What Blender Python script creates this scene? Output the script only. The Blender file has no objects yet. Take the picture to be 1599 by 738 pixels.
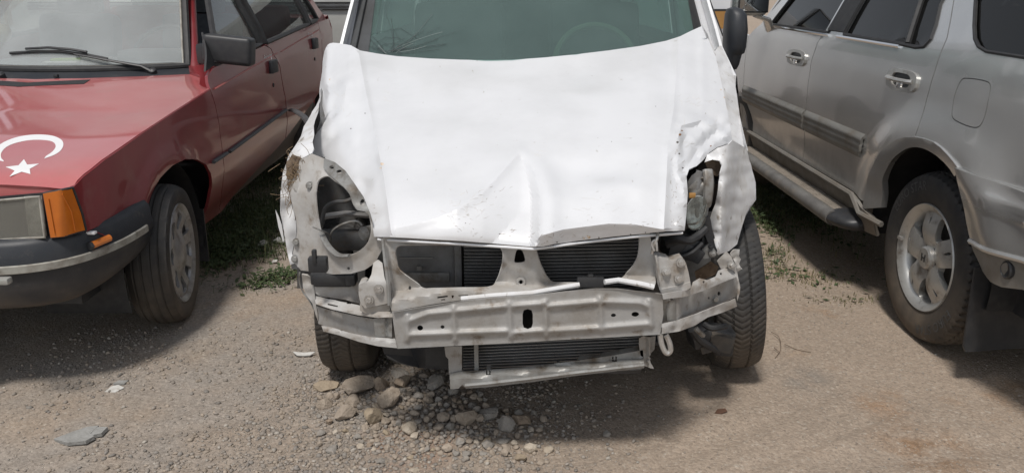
import bpy, bmesh, math, random
import numpy as np
from mathutils import Vector, Matrix, noise
from mathutils.geometry import delaunay_2d_cdt

SC = bpy.context.scene
COL = SC.collection
rnd = random.Random(7)
R = math.radians

# ------------------------------------------------------------------ camera
CAM_H, PITCH, FPX = 1.36, R(17.2), 1255.0          # eye height, downward pitch, focal length in photo pixels
cam = bpy.data.cameras.new("camera")
cam.sensor_width = 36.0
cam.lens = 36.0 * FPX / 1599.0
cam.clip_start, cam.clip_end = 0.05, 500
camo = bpy.data.objects.new("camera", cam)
COL.objects.link(camo)
camo.location = (0, 0, CAM_H)
camo.rotation_euler = (R(90) - PITCH, 0, 0)
SC.camera = camo

# ------------------------------------------------------------------ sky and sun
SUN = Vector((-0.17, -0.43, 1.0)).normalized()
W = bpy.data.worlds.new("World")
SC.world = W
W.use_nodes = True
wn, wl = W.node_tree.nodes, W.node_tree.links
wn.clear()
sky = wn.new("ShaderNodeTexSky")
sky.sky_type = 'NISHITA'
sky.sun_disc = False
sky.sun_elevation = math.asin(SUN.z)
sky.sun_rotation = math.atan2(SUN.x, SUN.y)
sky.air_density, sky.dust_density, sky.ozone_density = 1.0, 0.0, 1.0
hs = wn.new("ShaderNodeHueSaturation"); hs.inputs["Saturation"].default_value = 0.26
bg = wn.new("ShaderNodeBackground"); bg.inputs["Strength"].default_value = 0.125
wo = wn.new("ShaderNodeOutputWorld")
wl.new(sky.outputs[0], hs.inputs["Color"]); wl.new(hs.outputs[0], bg.inputs[0]); wl.new(bg.outputs[0], wo.inputs[0])
sun = bpy.data.lights.new("sun", 'SUN')
sun.energy, sun.angle, sun.color = 3.0, R(9.0), (1.0, 0.955, 0.9)
suno = bpy.data.objects.new("sun", sun)
COL.objects.link(suno)
suno.location = (0, 0, 20)
suno.rotation_euler = (-SUN).to_track_quat('-Z', 'Y').to_euler()
SC.view_settings.view_transform = 'Standard'
SC.view_settings.look = 'None'
SC.view_settings.exposure = 0.0
SC.view_settings.gamma = 1.0

# ------------------------------------------------------------------ helpers
cp_, sp_ = math.cos(PITCH), math.sin(PITCH)
def ray(u, v):
    y = (369 - v) / FPX
    return Vector(((u - 799.5) / FPX, cp_ + y * sp_, -sp_ + y * cp_))
def at(u, v, Y):                       # photo pixel at a distance Y -> point in the place
    r = ray(u, v); k = Y / r.y
    return Vector((r.x * k, Y, CAM_H + r.z * k))
def atz(u, v, Z=0.0):
    r = ray(u, v); k = (Z - CAM_H) / r.z
    return Vector((r.x * k, r.y * k, Z))
def on(u, v, yf, Y=3.2):
    for _ in range(14):
        p = at(u, v, Y); Y = 0.4 * Y + 0.6 * yf(p.x, p.z)
    return at(u, v, Y)
def lerp_tab(tab, x):
    if x <= tab[0][0]: return tab[0][1]
    for (a, p), (b, q) in zip(tab, tab[1:]):
        if x <= b: return p + (q - p) * (x - a) / (b - a)
    return tab[-1][1]
def smooth_tab(tab, x):
    if x <= tab[0][0]: return tab[0][1]
    for (a, p), (b, q) in zip(tab, tab[1:]):
        if x <= b:
            k = (x - a) / (b - a); k = k * k * (3 - 2 * k)
            return p + (q - p) * k
    return tab[-1][1]
def seg_d(px, py, a, b):
    dx, dy = b[0] - a[0], b[1] - a[1]
    L = dx * dx + dy * dy
    k = 0 if L == 0 else max(0, min(1, ((px - a[0]) * dx + (py - a[1]) * dy) / L))
    return math.hypot(px - a[0] - k * dx, py - a[1] - k * dy)
def line_d(px, py, pts):
    return min(seg_d(px, py, a, b) for a, b in zip(pts, pts[1:]))
def curve(pts, n=6, closed=False):     # Catmull-Rom
    P = [Vector(p) for p in pts]; out = []; N = len(P)
    for i in range(N if closed else N - 1):
        p0 = P[(i - 1) % N] if closed or i > 0 else P[i]
        p1 = P[i]; p2 = P[(i + 1) % N]
        p3 = P[(i + 2) % N] if closed or i + 2 < N else P[(i + 1) % N]
        for k in range(n):
            t = k / n
            out.append(0.5 * ((2 * p1) + (p2 - p0) * t + (2 * p0 - 5 * p1 + 4 * p2 - p3) * t * t + (3 * p1 - p0 - 3 * p2 + p3) * t ** 3))
    if not closed: out.append(P[-1])
    return out
def inside(poly, pts):
    x, y = pts[:, 0], pts[:, 1]
    res = np.zeros(len(pts), bool)
    P = np.asarray(poly); Q = np.roll(P, -1, 0)
    for (x1, y1), (x2, y2) in zip(P, Q):
        if y1 == y2: continue
        c = ((y1 > y) != (y2 > y)) & (x < (x2 - x1) * (y - y1) / (y2 - y1) + x1)
        res ^= c
    return res
def dens(poly, step, closed=True):
    out = []
    N = len(poly)
    for i in range(N if closed else N - 1):
        a, b = poly[i], poly[(i + 1) % N]
        n = max(1, int(math.ceil(math.hypot(b[0] - a[0], b[1] - a[1]) / step)))
        for k in range(n):
            out.append((a[0] + (b[0] - a[0]) * k / n, a[1] + (b[1] - a[1]) * k / n))
    if not closed: out.append(tuple(poly[-1][:2]))
    return out

ORG = {}
def org(o): return ORG.get(o.name, Vector((0, 0, 0)))
def tag(o, label=None, cat=None, group=None, kind=None):
    if label: o["label"] = label
    if cat: o["category"] = cat
    if group: o["group"] = group
    if kind: o["kind"] = kind
    return o
def thing(name, loc, label, cat, group=None):
    o = bpy.data.objects.new(name, None); COL.objects.link(o)
    o.location = loc; ORG[o.name] = Vector(loc); o.empty_display_size = 0.2
    return tag(o, label, cat, group)

from mathutils.bvhtree import BVHTree
def hit(objs, u, v, back=0.0):         # first point of these objects seen at a photo pixel
    best = None; o0 = Vector((0, 0, CAM_H)); r = ray(u, v).normalized()
    for o in (objs if isinstance(objs, (list, tuple)) else [objs]):
        w = org(o); t = BVHTree.FromPolygons([q.co + w for q in o.data.vertices], [tuple(p.vertices) for p in o.data.polygons])
        h = t.ray_cast(o0, r)
        if h[0] is not None and (best is None or h[3] < best[0]): best = (h[3], h[0], h[1] if h[1].dot(r) < 0 else -h[1])
    if best is None: return at(u, v, 3.0), Vector((0, -1, 0))
    return best[1] - r * back, best[2]
class MB:
    def __init__(s): s.v = []; s.f = []
    def add(s, vs, fs):
        n = len(s.v); s.v += [Vector(v) for v in vs]; s.f += [tuple(i + n for i in f) for f in fs]; return s
    def grid(s, rows, closed=False):
        n = len(rows[0]); fs = []
        for i in range(len(rows) - 1):
            for j in range(n if closed else n - 1):
                j2 = (j + 1) % n
                fs.append((i * n + j, i * n + j2, (i + 1) * n + j2, (i + 1) * n + j))
        return s.add([p for r in rows for p in r], fs)
    def box(s, c, size, rot=None, bev=0.0, seg=2):
        bm = bmesh.new(); bmesh.ops.create_cube(bm, size=1.0)
        for v in bm.verts: v.co = Vector((v.co.x * size[0], v.co.y * size[1], v.co.z * size[2]))
        if bev > 0: bmesh.ops.bevel(bm, geom=bm.edges[:], offset=bev, segments=seg, affect='EDGES', profile=0.6)
        M = rot if rot is not None else Matrix.Identity(3)
        bm.verts.index_update()
        s.add([M @ v.co + Vector(c) for v in bm.verts], [tuple(v.index for v in f.verts) for f in bm.faces]); bm.free()
        return s
    def tube(s, pts, r, n=8, caps=True, flat=None):
        P = [Vector(p) for p in pts]; rows = []
        up = Vector((0, 0, 1)); prev = None
        for i, p in enumerate(P):
            d = (P[min(i + 1, len(P) - 1)] - P[max(i - 1, 0)])
            if d.length < 1e-9: d = Vector((0, 1, 0))
            d.normalize()
            if prev is None:
                a = d.orthogonal() if abs(d.z) > 0.95 else d.cross(up)
            else: a = prev - d * prev.dot(d)
            a.normalize(); prev = a; b = d.cross(a)
            rr = r[i] if isinstance(r, (list, tuple)) else r
            fl = flat or 1.0
            rows.append([p + a * (rr * math.cos(2 * math.pi * k / n)) + b * (rr * fl * math.sin(2 * math.pi * k / n)) for k in range(n)])
        base = len(s.v); s.grid(rows, True)
        if caps:
            s.f.append(tuple(base + k for k in range(n))[::-1]); e = base + (len(rows) - 1) * n
            s.f.append(tuple(e + k for k in range(n)))
        return s
    def lathe(s, prof, c, axis, n=32, cap=False):   # prof: (offset along axis, radius)
        a = Vector(axis).normalized(); e1 = a.orthogonal().normalized(); e2 = a.cross(e1); c = Vector(c)
        rows = [[c + a * o + (e1 * math.cos(2 * math.pi * k / n) + e2 * math.sin(2 * math.pi * k / n)) * r for k in range(n)] for o, r in prof]
        base = len(s.v); s.grid(rows, True)
        if cap:
            s.f.append(tuple(base + k for k in range(n))); e = base + (len(rows) - 1) * n
            s.f.append(tuple(e + k for k in range(n))[::-1])
        return s
    def sheet(s, outline, holes, fn, step, thick=0.0, out=(0, -1, 0), lines=()):
        outline = [tuple(p[:2]) for p in outline]; holes = [[tuple(p[:2]) for p in h] for h in (holes or [])]
        loops = [dens(outline, step)] + [dens(h, step) for h in holes]
        pts = []; edges = []
        for L in loops:
            n0 = len(pts); pts += L
            edges += [(n0 + i, n0 + (i + 1) % len(L)) for i in range(len(L))]
        for ln in lines:                    # fold lines: mesh edges run along them
            D = [p for p in dens(ln, step, False)]
            ok = inside(loops[0], np.array(D)); B = np.array(pts)
            ok &= np.array([np.hypot(*(B - np.array(p)).T).min() > step * .6 for p in D])
            prev = None
            for p, k in zip(D, ok):
                if k:
                    pts.append(p)
                    if prev is not None: edges.append((prev, len(pts) - 1))
                    prev = len(pts) - 1
                else: prev = None
        A = np.array(pts); lo, hi = A.min(0), A.max(0)
        gx = []; row = 0; y = lo[1] + step * .5
        while y < hi[1]:
            x = lo[0] + (step * .5 if row % 2 else step * .98)
            while x < hi[0]: gx.append((x, y)); x += step
            y += step * .866; row += 1
        if gx:
            G = np.array(gx); m = inside(outline, G)
            for h in holes: m &= ~inside(h, G)
            G = G[m]
            if len(G):
                d = np.sqrt(((G[:, None, :] - A[None, :, :]) ** 2).sum(2)).min(1)
                pts += [tuple(p) for p in G[d > step * .55]]
        vo, eo, fo, *_ = delaunay_2d_cdt([Vector(p) for p in pts], edges, [], 0, 1e-7)
        V2 = np.array([(p.x, p.y) for p in vo])
        F = [f for f in fo if len(f) == 3]
        C = np.array([V2[list(f)].mean(0) for f in F]); m = inside(loops[0], C)
        for L in loops[1:]: m &= ~inside(L, C)
        F = [f for f, k in zip(F, m) if k]
        P = [Vector(fn(float(x), float(y))) for x, y in V2]
        nrm = [Vector((0, 0, 0)) for _ in P]
        tot = Vector((0, 0, 0))
        for f in F:
            n = (P[f[1]] - P[f[0]]).cross(P[f[2]] - P[f[0]]); tot += n
            for i in f: nrm[i] += n
        if tot.dot(Vector(out)) < 0:
            F = [f[::-1] for f in F]; nrm = [-n for n in nrm]
        used = sorted({i for f in F for i in f}); mp = {i: k for k, i in enumerate(used)}
        P2 = [P[i] for i in used]; F2 = [tuple(mp[i] for i in f) for f in F]
        s.add(P2, F2)
        if thick:
            Q2 = []
            for i in used:
                n = nrm[i]; n = n.normalized() if n.length > 1e-12 else Vector(out)
                Q2.append(P[i] - n * thick)
            s.add(Q2, [f[::-1] for f in F2])
            ed = {}
            for f in F2:
                for a, b in ((f[0], f[1]), (f[1], f[2]), (f[2], f[0])):
                    if (b, a) in ed: del ed[(b, a)]
                    else: ed[(a, b)] = 1
            for a, b in ed: s.add([P2[b], P2[a], Q2[a], Q2[b]], [(0, 1, 2, 3)])
        return s
    def build(s, name, mat, parent=None, smooth=True, angle=38, kind=None, weld=False):
        me = bpy.data.meshes.new(name)
        A = np.array([tuple(v) for v in s.v]); c = (A.min(0) + A.max(0)) / 2
        if parent is None: c[2] = A[:, 2].min()
        c = Vector([float(k) for k in c])
        me.from_pydata([tuple(v - c) for v in s.v], [], s.f)
        if weld:
            bm = bmesh.new(); bm.from_mesh(me); bmesh.ops.remove_doubles(bm, verts=bm.verts, dist=1e-5); bm.to_mesh(me); bm.free()
        if smooth:
            me.polygons.foreach_set("use_smooth", [True] * len(me.polygons))
            me.set_sharp_from_angle(angle=R(angle))
        me.materials.append(mat)
        o = bpy.data.objects.new(name, me); COL.objects.link(o)
        ORG[o.name] = c
        if parent is not None:
            o.parent = parent; o.location = c - org(parent)
        else: o.location = c
        if kind: o["kind"] = kind
        return o

# ------------------------------------------------------------------ materials
def pm(name, col, rough=.5, metal=0.0, coat=0.0, col2=None, nscale=6.0, lo=.4, hi=.65, dirt=None, dscale=5.0, dlo=.55, dhi=.75,
       bump=0.0, bscale=60.0, rvar=0.0, spec=None, low_dirt=None, streak=None, detail=6):
    m = bpy.data.materials.new(name); m.use_nodes = True
    n, l = m.node_tree.nodes, m.node_tree.links
    b = n["Principled BSDF"]
    b.inputs["Roughness"].default_value = rough; b.inputs["Metallic"].default_value = metal
    b.inputs["Coat Weight"].default_value = coat; b.inputs["Coat Roughness"].default_value = .06
    if spec is not None: b.inputs["Specular IOR Level"].default_value = spec
    tc = n.new("ShaderNodeTexCoord")
    geo = n.new("ShaderNodeNewGeometry")
    cur = n.new("ShaderNodeRGB"); cur.outputs[0].default_value = (*col, 1); cur = cur.outputs[0]
    def mix(a, c2, fac):
        x = n.new("ShaderNodeMix"); x.data_type = 'RGBA'
        l.new(fac, x.inputs[0]); l.new(a, x.inputs[6]); x.inputs[7].default_value = (*c2, 1)
        return x.outputs[2]
    def nz(scale, lo, hi, det=6, vec=None):
        t = n.new("ShaderNodeTexNoise"); t.inputs["Scale"].default_value = scale; t.inputs["Detail"].default_value = det
        t.inputs["Roughness"].default_value = .62
        l.new(vec or geo.outputs["Position"], t.inputs["Vector"])
        r = n.new("ShaderNodeMapRange"); r.inputs[1].default_value = lo; r.inputs[2].default_value = hi
        l.new(t.outputs[0], r.inputs[0]); return r.outputs[0]
    if col2: cur = mix(cur, col2, nz(nscale, lo, hi, detail))
    if streak:                         # thin scratches: noise stretched along one direction
        sc, (ax, ay, az), c3, slo, shi = streak
        mp = n.new("ShaderNodeMapping"); mp.inputs["Scale"].default_value = (ax, ay, az); mp.inputs["Rotation"].default_value = (.4, .3, .5)
        l.new(geo.outputs["Position"], mp.inputs[0])
        cur = mix(cur, c3, nz(sc, slo, shi, 3, mp.outputs[0]))
    if dirt: cur = mix(cur, dirt, nz(dscale, dlo, dhi, 9))
    if low_dirt:                       # road dirt thrown up from the ground, thickest near it
        c4, z0, z1 = low_dirt
        sx = n.new("ShaderNodeSeparateXYZ"); l.new(geo.outputs["Position"], sx.inputs[0])
        r = n.new("ShaderNodeMapRange"); r.inputs[1].default_value = z1; r.inputs[2].default_value = z0
        l.new(sx.outputs[2], r.inputs[0])
        mu = n.new("ShaderNodeMath"); mu.operation = 'MULTIPLY'
        l.new(r.outputs[0], mu.inputs[0]); l.new(nz(9, .2, .7), mu.inputs[1]); 
        cur = mix(cur, c4, mu.outputs[0])
        rr = n.new("ShaderNodeMapRange"); rr.inputs[3].default_value = rough; rr.inputs[4].default_value = .85
        l.new(mu.outputs[0], rr.inputs[0]); l.new(rr.outputs[0], b.inputs["Roughness"])
        if coat:
            rc = n.new("ShaderNodeMapRange"); rc.inputs[3].default_value = coat; rc.inputs[4].default_value = 0
            l.new(mu.outputs[0], rc.inputs[0]); l.new(rc.outputs[0], b.inputs["Coat Weight"])
    elif rvar:
        rr = n.new("ShaderNodeMapRange"); rr.inputs[3].default_value = rough; rr.inputs[4].default_value = rough + rvar
        l.new(nz(12, .35, .7), rr.inputs[0]); l.new(rr.outputs[0], b.inputs["Roughness"])
    l.new(cur, b.inputs["Base Color"])
    if bump:
        t = n.new("ShaderNodeTexNoise"); t.inputs["Scale"].default_value = bscale; t.inputs["Detail"].default_value = 4
        l.new(geo.outputs["Position"], t.inputs["Vector"])
        bp = n.new("ShaderNodeBump"); bp.inputs["Strength"].default_value = bump; bp.inputs["Distance"].default_value = .01
        l.new(t.outputs[0], bp.inputs["Height"]); l.new(bp.outputs[0], b.inputs["Normal"])
    return m
def glass(name, tint, dust_haze=0.0, dust_haze_col=(.5, .5, .48), ior=1.5):
    m = bpy.data.materials.new(name); m.use_nodes = True
    n, l = m.node_tree.nodes, m.node_tree.links
    n.clear(); out = n.new("ShaderNodeOutputMaterial")
    tr = n.new("ShaderNodeBsdfTransparent"); tr.inputs[0].default_value = (*tint, 1)
    gl = n.new("ShaderNodeBsdfGlossy"); gl.inputs["Roughness"].default_value = .015
    lw = n.new("ShaderNodeLayerWeight"); lw.inputs[0].default_value = .5      # pane: same reflection seen from either side
    pw = n.new("ShaderNodeMath"); pw.operation = 'POWER'; pw.inputs[1].default_value = 5; l.new(lw.outputs["Facing"], pw.inputs[0])
    fr = n.new("ShaderNodeMapRange"); fr.inputs[3].default_value = .055; fr.inputs[4].default_value = 1.0; l.new(pw.outputs[0], fr.inputs[0])
    df = n.new("ShaderNodeBsdfDiffuse"); df.inputs[0].default_value = (*dust_haze_col, 1)  # dusty film; on the windscreens it also carries reflected sky
    mx = n.new("ShaderNodeMixShader"); m2 = n.new("ShaderNodeMixShader")
    geo = n.new("ShaderNodeNewGeometry"); t = n.new("ShaderNodeTexNoise"); t.inputs["Scale"].default_value = 4.0; t.inputs["Detail"].default_value = 8
    l.new(geo.outputs["Position"], t.inputs["Vector"])
    r = n.new("ShaderNodeMapRange"); r.inputs[1].default_value = .3; r.inputs[2].default_value = .7
    r.inputs[3].default_value = dust_haze * .85; r.inputs[4].default_value = dust_haze * 1.15
    l.new(t.outputs[0], r.inputs[0])
    l.new(r.outputs[0], m2.inputs[0]); l.new(tr.outputs[0], m2.inputs[1]); l.new(df.outputs[0], m2.inputs[2])
    l.new(fr.outputs[0], mx.inputs[0]); l.new(m2.outputs[0], mx.inputs[1]); l.new(gl.outputs[0], mx.inputs[2])
    l.new(mx.outputs[0], out.inputs[0])
    return m

M = {}
M['white'] = pm('white_paint', (.70, .705, .72), .30, coat=.6, col2=(.63, .635, .645), nscale=4, lo=.42, hi=.72, dirt=(.40, .37, .33), dscale=36, dlo=.665, dhi=.79,
                streak=(34, (1, .12, 1), (.45, .43, .40), .70, .76))
M['white_crumple'] = pm('white_paint_scraped', (.68, .68, .685), .42, coat=.2, col2=(.55, .53, .50), nscale=14, lo=.48, hi=.72, dirt=(.22, .18, .14), dscale=30, dlo=.62, dhi=.74,
                streak=(30, (1, .2, .4), (.30, .27, .23), .64, .72))
M['primer'] = pm('dusty_white_metal', (.43, .42, .405), .5, col2=(.33, .30, .265), nscale=9, lo=.42, hi=.66, dirt=(.17, .125, .085), dscale=14, dlo=.56, dhi=.72, rvar=.2, bump=.12, bscale=90)
M['beam'] = pm('scuffed_beam_metal', (.345, .337, .325), .48, metal=.15, col2=(.26, .24, .215), nscale=10, lo=.42, hi=.66, dirt=(.15, .115, .085), dscale=20, dlo=.58, dhi=.73, rvar=.2, bump=.1, bscale=120)
M['galv'] = pm('grey_galvanised_metal', (.30, .30, .29), .5, metal=.35, col2=(.21, .20, .185), nscale=12, dirt=(.12, .095, .07), dscale=20, dlo=.5, dhi=.7, bump=.1)
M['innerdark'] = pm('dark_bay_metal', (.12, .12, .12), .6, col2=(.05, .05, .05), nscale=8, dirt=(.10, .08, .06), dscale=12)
M['innergrey'] = pm('grey_bay_metal', (.24, .24, .24), .5, col2=(.14, .135, .13), nscale=8, dirt=(.10, .08, .06), dscale=12)
M['black'] = pm('black_plastic', (.022, .023, .026), .45, col2=(.035, .035, .036), nscale=20, bump=.05, bscale=300)
M['fin'] = pm('condenser_fin', (.055, .055, .058), .45, metal=.3, col2=(.035, .033, .03), nscale=10)
M['finline'] = pm('condenser_tube', (.26, .26, .26), .45, metal=.3, col2=(.19, .18, .17), nscale=10)
M['rubber'] = pm('tyre_rubber', (.022, .022, .023), .72, col2=(.04, .037, .034), nscale=14, low_dirt=((.16, .125, .09), .0, .40), bump=.05, bscale=200)
M['rubber_clean'] = pm('black_rubber', (.018, .018, .02), .6, col2=(.03, .03, .03), nscale=30)
M['red'] = pm('red_paint', (.23, .026, .031), .30, coat=.8, col2=(.20, .028, .032), nscale=3, dirt=(.24, .075, .066), dscale=7, dlo=.55, dhi=.8, low_dirt=((.10, .055, .045), .12, .42))
M['red_hood'] = pm('faded_red_paint', (.46, .105, .107), .34, coat=1.0, col2=(.50, .175, .17), nscale=2.2, lo=.38, hi=.7, dirt=(.42, .16, .14), dscale=9, dlo=.55, dhi=.85)  # paler than the flanks: sky reflection mixed into the faded red
M['bumper_black'] = pm('faded_black_bumper', (.020, .023, .029), .5, col2=(.032, .034, .038), nscale=9, dirt=(.09, .08, .07), dscale=14, dlo=.62, dhi=.80, low_dirt=((.13, .105, .083), .30, .46), bump=.06, bscale=200)
M['strip'] = pm('worn_pale_strip', (.36, .35, .31), .5, col2=(.22, .20, .17), nscale=18, dirt=(.10, .08, .06), dscale=26)
M['grey_strip'] = pm('grey_rubber_strip', (.085, .088, .092), .55, col2=(.06, .06, .06), nscale=10)
M['silver'] = pm('silver_paint', (.63, .625, .61), .27, metal=.75, coat=.9, col2=(.545, .545, .535), nscale=2, low_dirt=((.17, .15, .125), .25, .66))
M['clad'] = pm('grey_cladding', (.235, .23, .215), .5, metal=.2, col2=(.20, .19, .17), nscale=6, dirt=(.16, .135, .105), dscale=10, dlo=.5, dhi=.75, low_dirt=((.16, .13, .10), .30, .62))
M['tan_trim'] = pm('dusty_step_rubber', (.27, .235, .195), .75, col2=(.20, .175, .145), nscale=9, dirt=(.12, .10, .08), dscale=20)
M['step_grey'] = pm('grey_step_edge', (.16, .155, .145), .55, col2=(.10, .095, .09), nscale=9, dirt=(.22, .19, .15), dscale=14)
M['alloy'] = pm('silver_alloy', (.52, .52, .50), .38, metal=.6, col2=(.42, .41, .39), nscale=9, dirt=(.20, .17, .14), dscale=18, dlo=.56, dhi=.75)
M['hubcap'] = pm('grey_wheel_cover', (.36, .36, .36), .4, metal=.4, col2=(.25, .24, .23), nscale=12, dirt=(.12, .10, .08), dscale=18)
M['chrome'] = pm('chrome', (.75, .75, .75), .12, metal=1.0)
M['steel'] = pm('plain_steel', (.50, .49, .47), .4, metal=.6, col2=(.30, .27, .24), nscale=25)
M['amber'] = pm('amber_lens', (.62, .17, .015), .2, coat=.6, col2=(.50, .125, .012), nscale=6)
M['lens'] = pm('headlight_lens', (.34, .34, .32), .14, coat=.8, col2=(.26, .25, .22), nscale=6, lo=.35, hi=.7, dirt=(.16, .13, .10), dscale=9, dlo=.6, dhi=.8)
M['dullchrome'] = pm('dull_reflector', (.55, .55, .52), .35, metal=.5, col2=(.22, .215, .20), nscale=9, lo=.42, hi=.6, dirt=(.12, .09, .06), dscale=7, dlo=.55, dhi=.7)
M['gl_lamp'] = glass('fluted_lamp_glass', (.80, .80, .77), .22, (.42, .41, .37))
M['decal'] = pm('white_decal', (.78, .78, .78), .45)
M['seat'] = pm('grey_seat_cloth', (.085, .095, .115), .9, col2=(.06, .066, .08), nscale=30)
M['seat_red'] = pm('red_trim', (.27, .075, .07), .8, col2=(.20, .05, .05), nscale=12)
M['dash'] = pm('grey_dashboard', (.17, .175, .18), .7, col2=(.12, .12, .125), nscale=12)
M['cabin'] = pm('dark_cabin_trim', (.045, .048, .05), .8, col2=(.03, .03, .032), nscale=12)
M['beige'] = pm('pale_headlining', (.42, .40, .37), .85)
M['paper'] = pm('paper', (.66, .66, .62), .8)
M['green_paper'] = pm('green_paper', (.33, .50, .06), .8)
M['yellow'] = pm('yellow_plastic', (.42, .35, .20), .6)
M['tan'] = pm('amber_tail_lens', (.42, .22, .06), .35, coat=.3, col2=(.34, .17, .05), nscale=5)
M['nest'] = pm('dry_straw', (.24, .17, .10), .9, col2=(.14, .095, .06), nscale=60)
M['soil'] = pm('clod_soil', (.17, .125, .085), .95, col2=(.10, .07, .05), nscale=40, bump=.5, bscale=60)
M['greywhite'] = pm('pale_grey_body', (.42, .42, .40), .45, coat=.2, col2=(.36, .36, .34), nscale=4)
M['darkglass'] = pm('dark_window', (.02, .022, .024), .08)
M['gl_red'] = glass('dusty_windscreen', (.92, .94, .93), .27, (.66, .69, .69))  # pale veil: dusty film plus sky reflection put into the colour
M['gl_side'] = glass('side_window', (.72, .75, .74), .05)
M['gl_van'] = glass('green_tinted_windscreen', (.66, .80, .76), .20, (.27, .36, .345))  # green veil: tint of the sky reflection put into the film colour
M['gl_suv'] = glass('smoked_window', (.15, .16, .165), .008)
M['crack'] = pm('crack_line', (.42, .45, .44), .4)
M['crackdark'] = pm('crack_shadow', (.06, .07, .07), .4)  # darker tone for most of the crack lines
M['mirror'] = pm('mirror_glass', (.30, .31, .32), .05, metal=1.0)
M['rust'] = pm('rust', (.20, .085, .035), .9, col2=(.30, .15, .06), nscale=60)

# ------------------------------------------------------------------ ground
RUTS = [(-.05, 1.75, 1.15, 2.55, .030), (.10, 1.70, 1.30, 2.42, .022), (.95, 2.1, 1.9, 2.25, .05), (-1.6, 2.1, -.5, 2.5, .04)]
def ground_z(x, y):
    p = Vector((x, y, 0))
    k = 0.012 * noise.noise(p * 1.1) + 0.006 * noise.noise(p * 4.0)
    heap = math.exp(-(((x + .25) / .34) ** 2 + ((y - 2.55) / .30) ** 2))
    f = 1.0
    for (wx, wy) in ((-.60, 2.72), (.86, 2.72), (-1.48, 3.2), (1.66, 2.98)):
        f *= 1 - math.exp(-(((x - wx) / .22) ** 2 + ((y - wy) / .26) ** 2))
    rut = 0
    for (x0, y0, x1, y1, w) in RUTS:
        d = seg_d(x, y, (x0, y0), (x1, y1)) + .02 * noise.noise(p * 3.0)
        rut += -.007 * math.exp(-(d / w) ** 2) + .004 * math.exp(-((d - 1.9 * w) / (.8 * w)) ** 2)
    return (k + rut + 0.003 * noise.noise(p * 14)) * f + 0.046 * heap
def ground_mat():
    m = bpy.data.materials.new('gravelly_dirt'); m.use_nodes = True
    n, l = m.node_tree.nodes, m.node_tree.links; b = n["Principled BSDF"]; b.inputs["Roughness"].default_value = .95
    b.inputs["Specular IOR Level"].default_value = .2
    geo = n.new("ShaderNodeNewGeometry")
    def nz(sc, lo, hi, det=8, rough=.6):
        t = n.new("ShaderNodeTexNoise"); t.inputs["Scale"].default_value = sc; t.inputs["Detail"].default_value = det; t.inputs["Roughness"].default_value = rough
        l.new(geo.outputs["Position"], t.inputs["Vector"])
        r = n.new("ShaderNodeMapRange"); r.inputs[1].default_value = lo; r.inputs[2].default_value = hi; l.new(t.outputs[0], r.inputs[0]); return r.outputs[0], t.outputs[0]
    def mix(a, c, f):
        x = n.new("ShaderNodeMix"); x.data_type = 'RGBA'; l.new(f, x.inputs[0])
        if isinstance(a, tuple): x.inputs[6].default_value = (*a, 1)
        else: l.new(a, x.inputs[6])
        if isinstance(c, tuple): x.inputs[7].default_value = (*c, 1)
        else: l.new(c, x.inputs[7])
        return x.outputs[2]
    def mul(a, c):
        x = n.new("ShaderNodeMath"); x.operation = 'MULTIPLY'; l.new(a, x.inputs[0]); l.new(c, x.inputs[1]); return x.outputs[0]
    c = mix((.36, .288, .225), (.30, .242, .19), nz(1.3, .35, .65)[0])
    sx = n.new("ShaderNodeSeparateXYZ"); l.new(geo.outputs["Position"], sx.inputs[0])
    rx = n.new("ShaderNodeMapRange"); rx.inputs[1].default_value = .35; rx.inputs[2].default_value = -.5; l.new(sx.outputs[0], rx.inputs[0])
    c = mix(c, (.300, .265, .230), mul(rx.outputs[0], nz(2.4, .35, .6)[0]))       # greyer crushed stone on the left
    c = mix(c, (.30, .205, .135), mul(nz(1.9, .58, .70)[0], nz(9, .3, .6)[0]))      # reddish clay patches
    for (u, v, rad, colr) in ((1445, 705, .20, (.25, .165, .105)), (1380, 635, .12, (.30, .20, .13)), (1600, 610, .14, (.27, .19, .125)), (1255, 590, .16, (.25, .215, .18)), (640, 700, .2, (.30, .20, .145))):
        p = atz(u, v, 0); dn = n.new("ShaderNodeVectorMath"); dn.operation = 'DISTANCE'; l.new(geo.outputs["Position"], dn.inputs[0]); dn.inputs[1].default_value = p
        dr = n.new("ShaderNodeMapRange"); dr.inputs[1].default_value = rad; dr.inputs[2].default_value = rad * .3; l.new(dn.outputs["Value"], dr.inputs[0])
        c = mix(c, colr, mul(dr.outputs[0], nz(11 + u % 5, .35, .6)[0]))
    c = mix(c, (.42, .37, .31), nz(70, .56, .74, 3)[0])                            # pale grit
    c = mix(c, (.16, .13, .105), nz(95, .58, .74, 3)[0])                           # dark grit
    v = n.new("ShaderNodeTexVoronoi"); v.inputs["Scale"].default_value = 120; l.new(geo.outputs["Position"], v.inputs["Vector"])
    hv = n.new("ShaderNodeHueSaturation"); l.new(c, hv.inputs["Color"])
    sp = n.new("ShaderNodeSeparateColor"); l.new(v.outputs["Color"], sp.inputs[0])
    rv = n.new("ShaderNodeMapRange"); rv.inputs[3].default_value = .84; rv.inputs[4].default_value = 1.16; l.new(sp.outputs[0], rv.inputs[0]); l.new(rv.outputs[0], hv.inputs["Value"])
    l.new(hv.outputs[0], b.inputs["Base Color"])
    ad = n.new("ShaderNodeMath"); ad.operation = 'ADD'
    l.new(nz(55, 0, 1, 8, .7)[1], ad.inputs[0])
    mv = n.new("ShaderNodeMath"); mv.operation = 'MULTIPLY'; mv.inputs[1].default_value = -.25; l.new(v.outputs["Distance"], mv.inputs[0]); l.new(mv.outputs[0], ad.inputs[1])
    bp = n.new("ShaderNodeBump"); bp.inputs["Strength"].default_value = .6; bp.inputs["Distance"].default_value = .012
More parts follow.
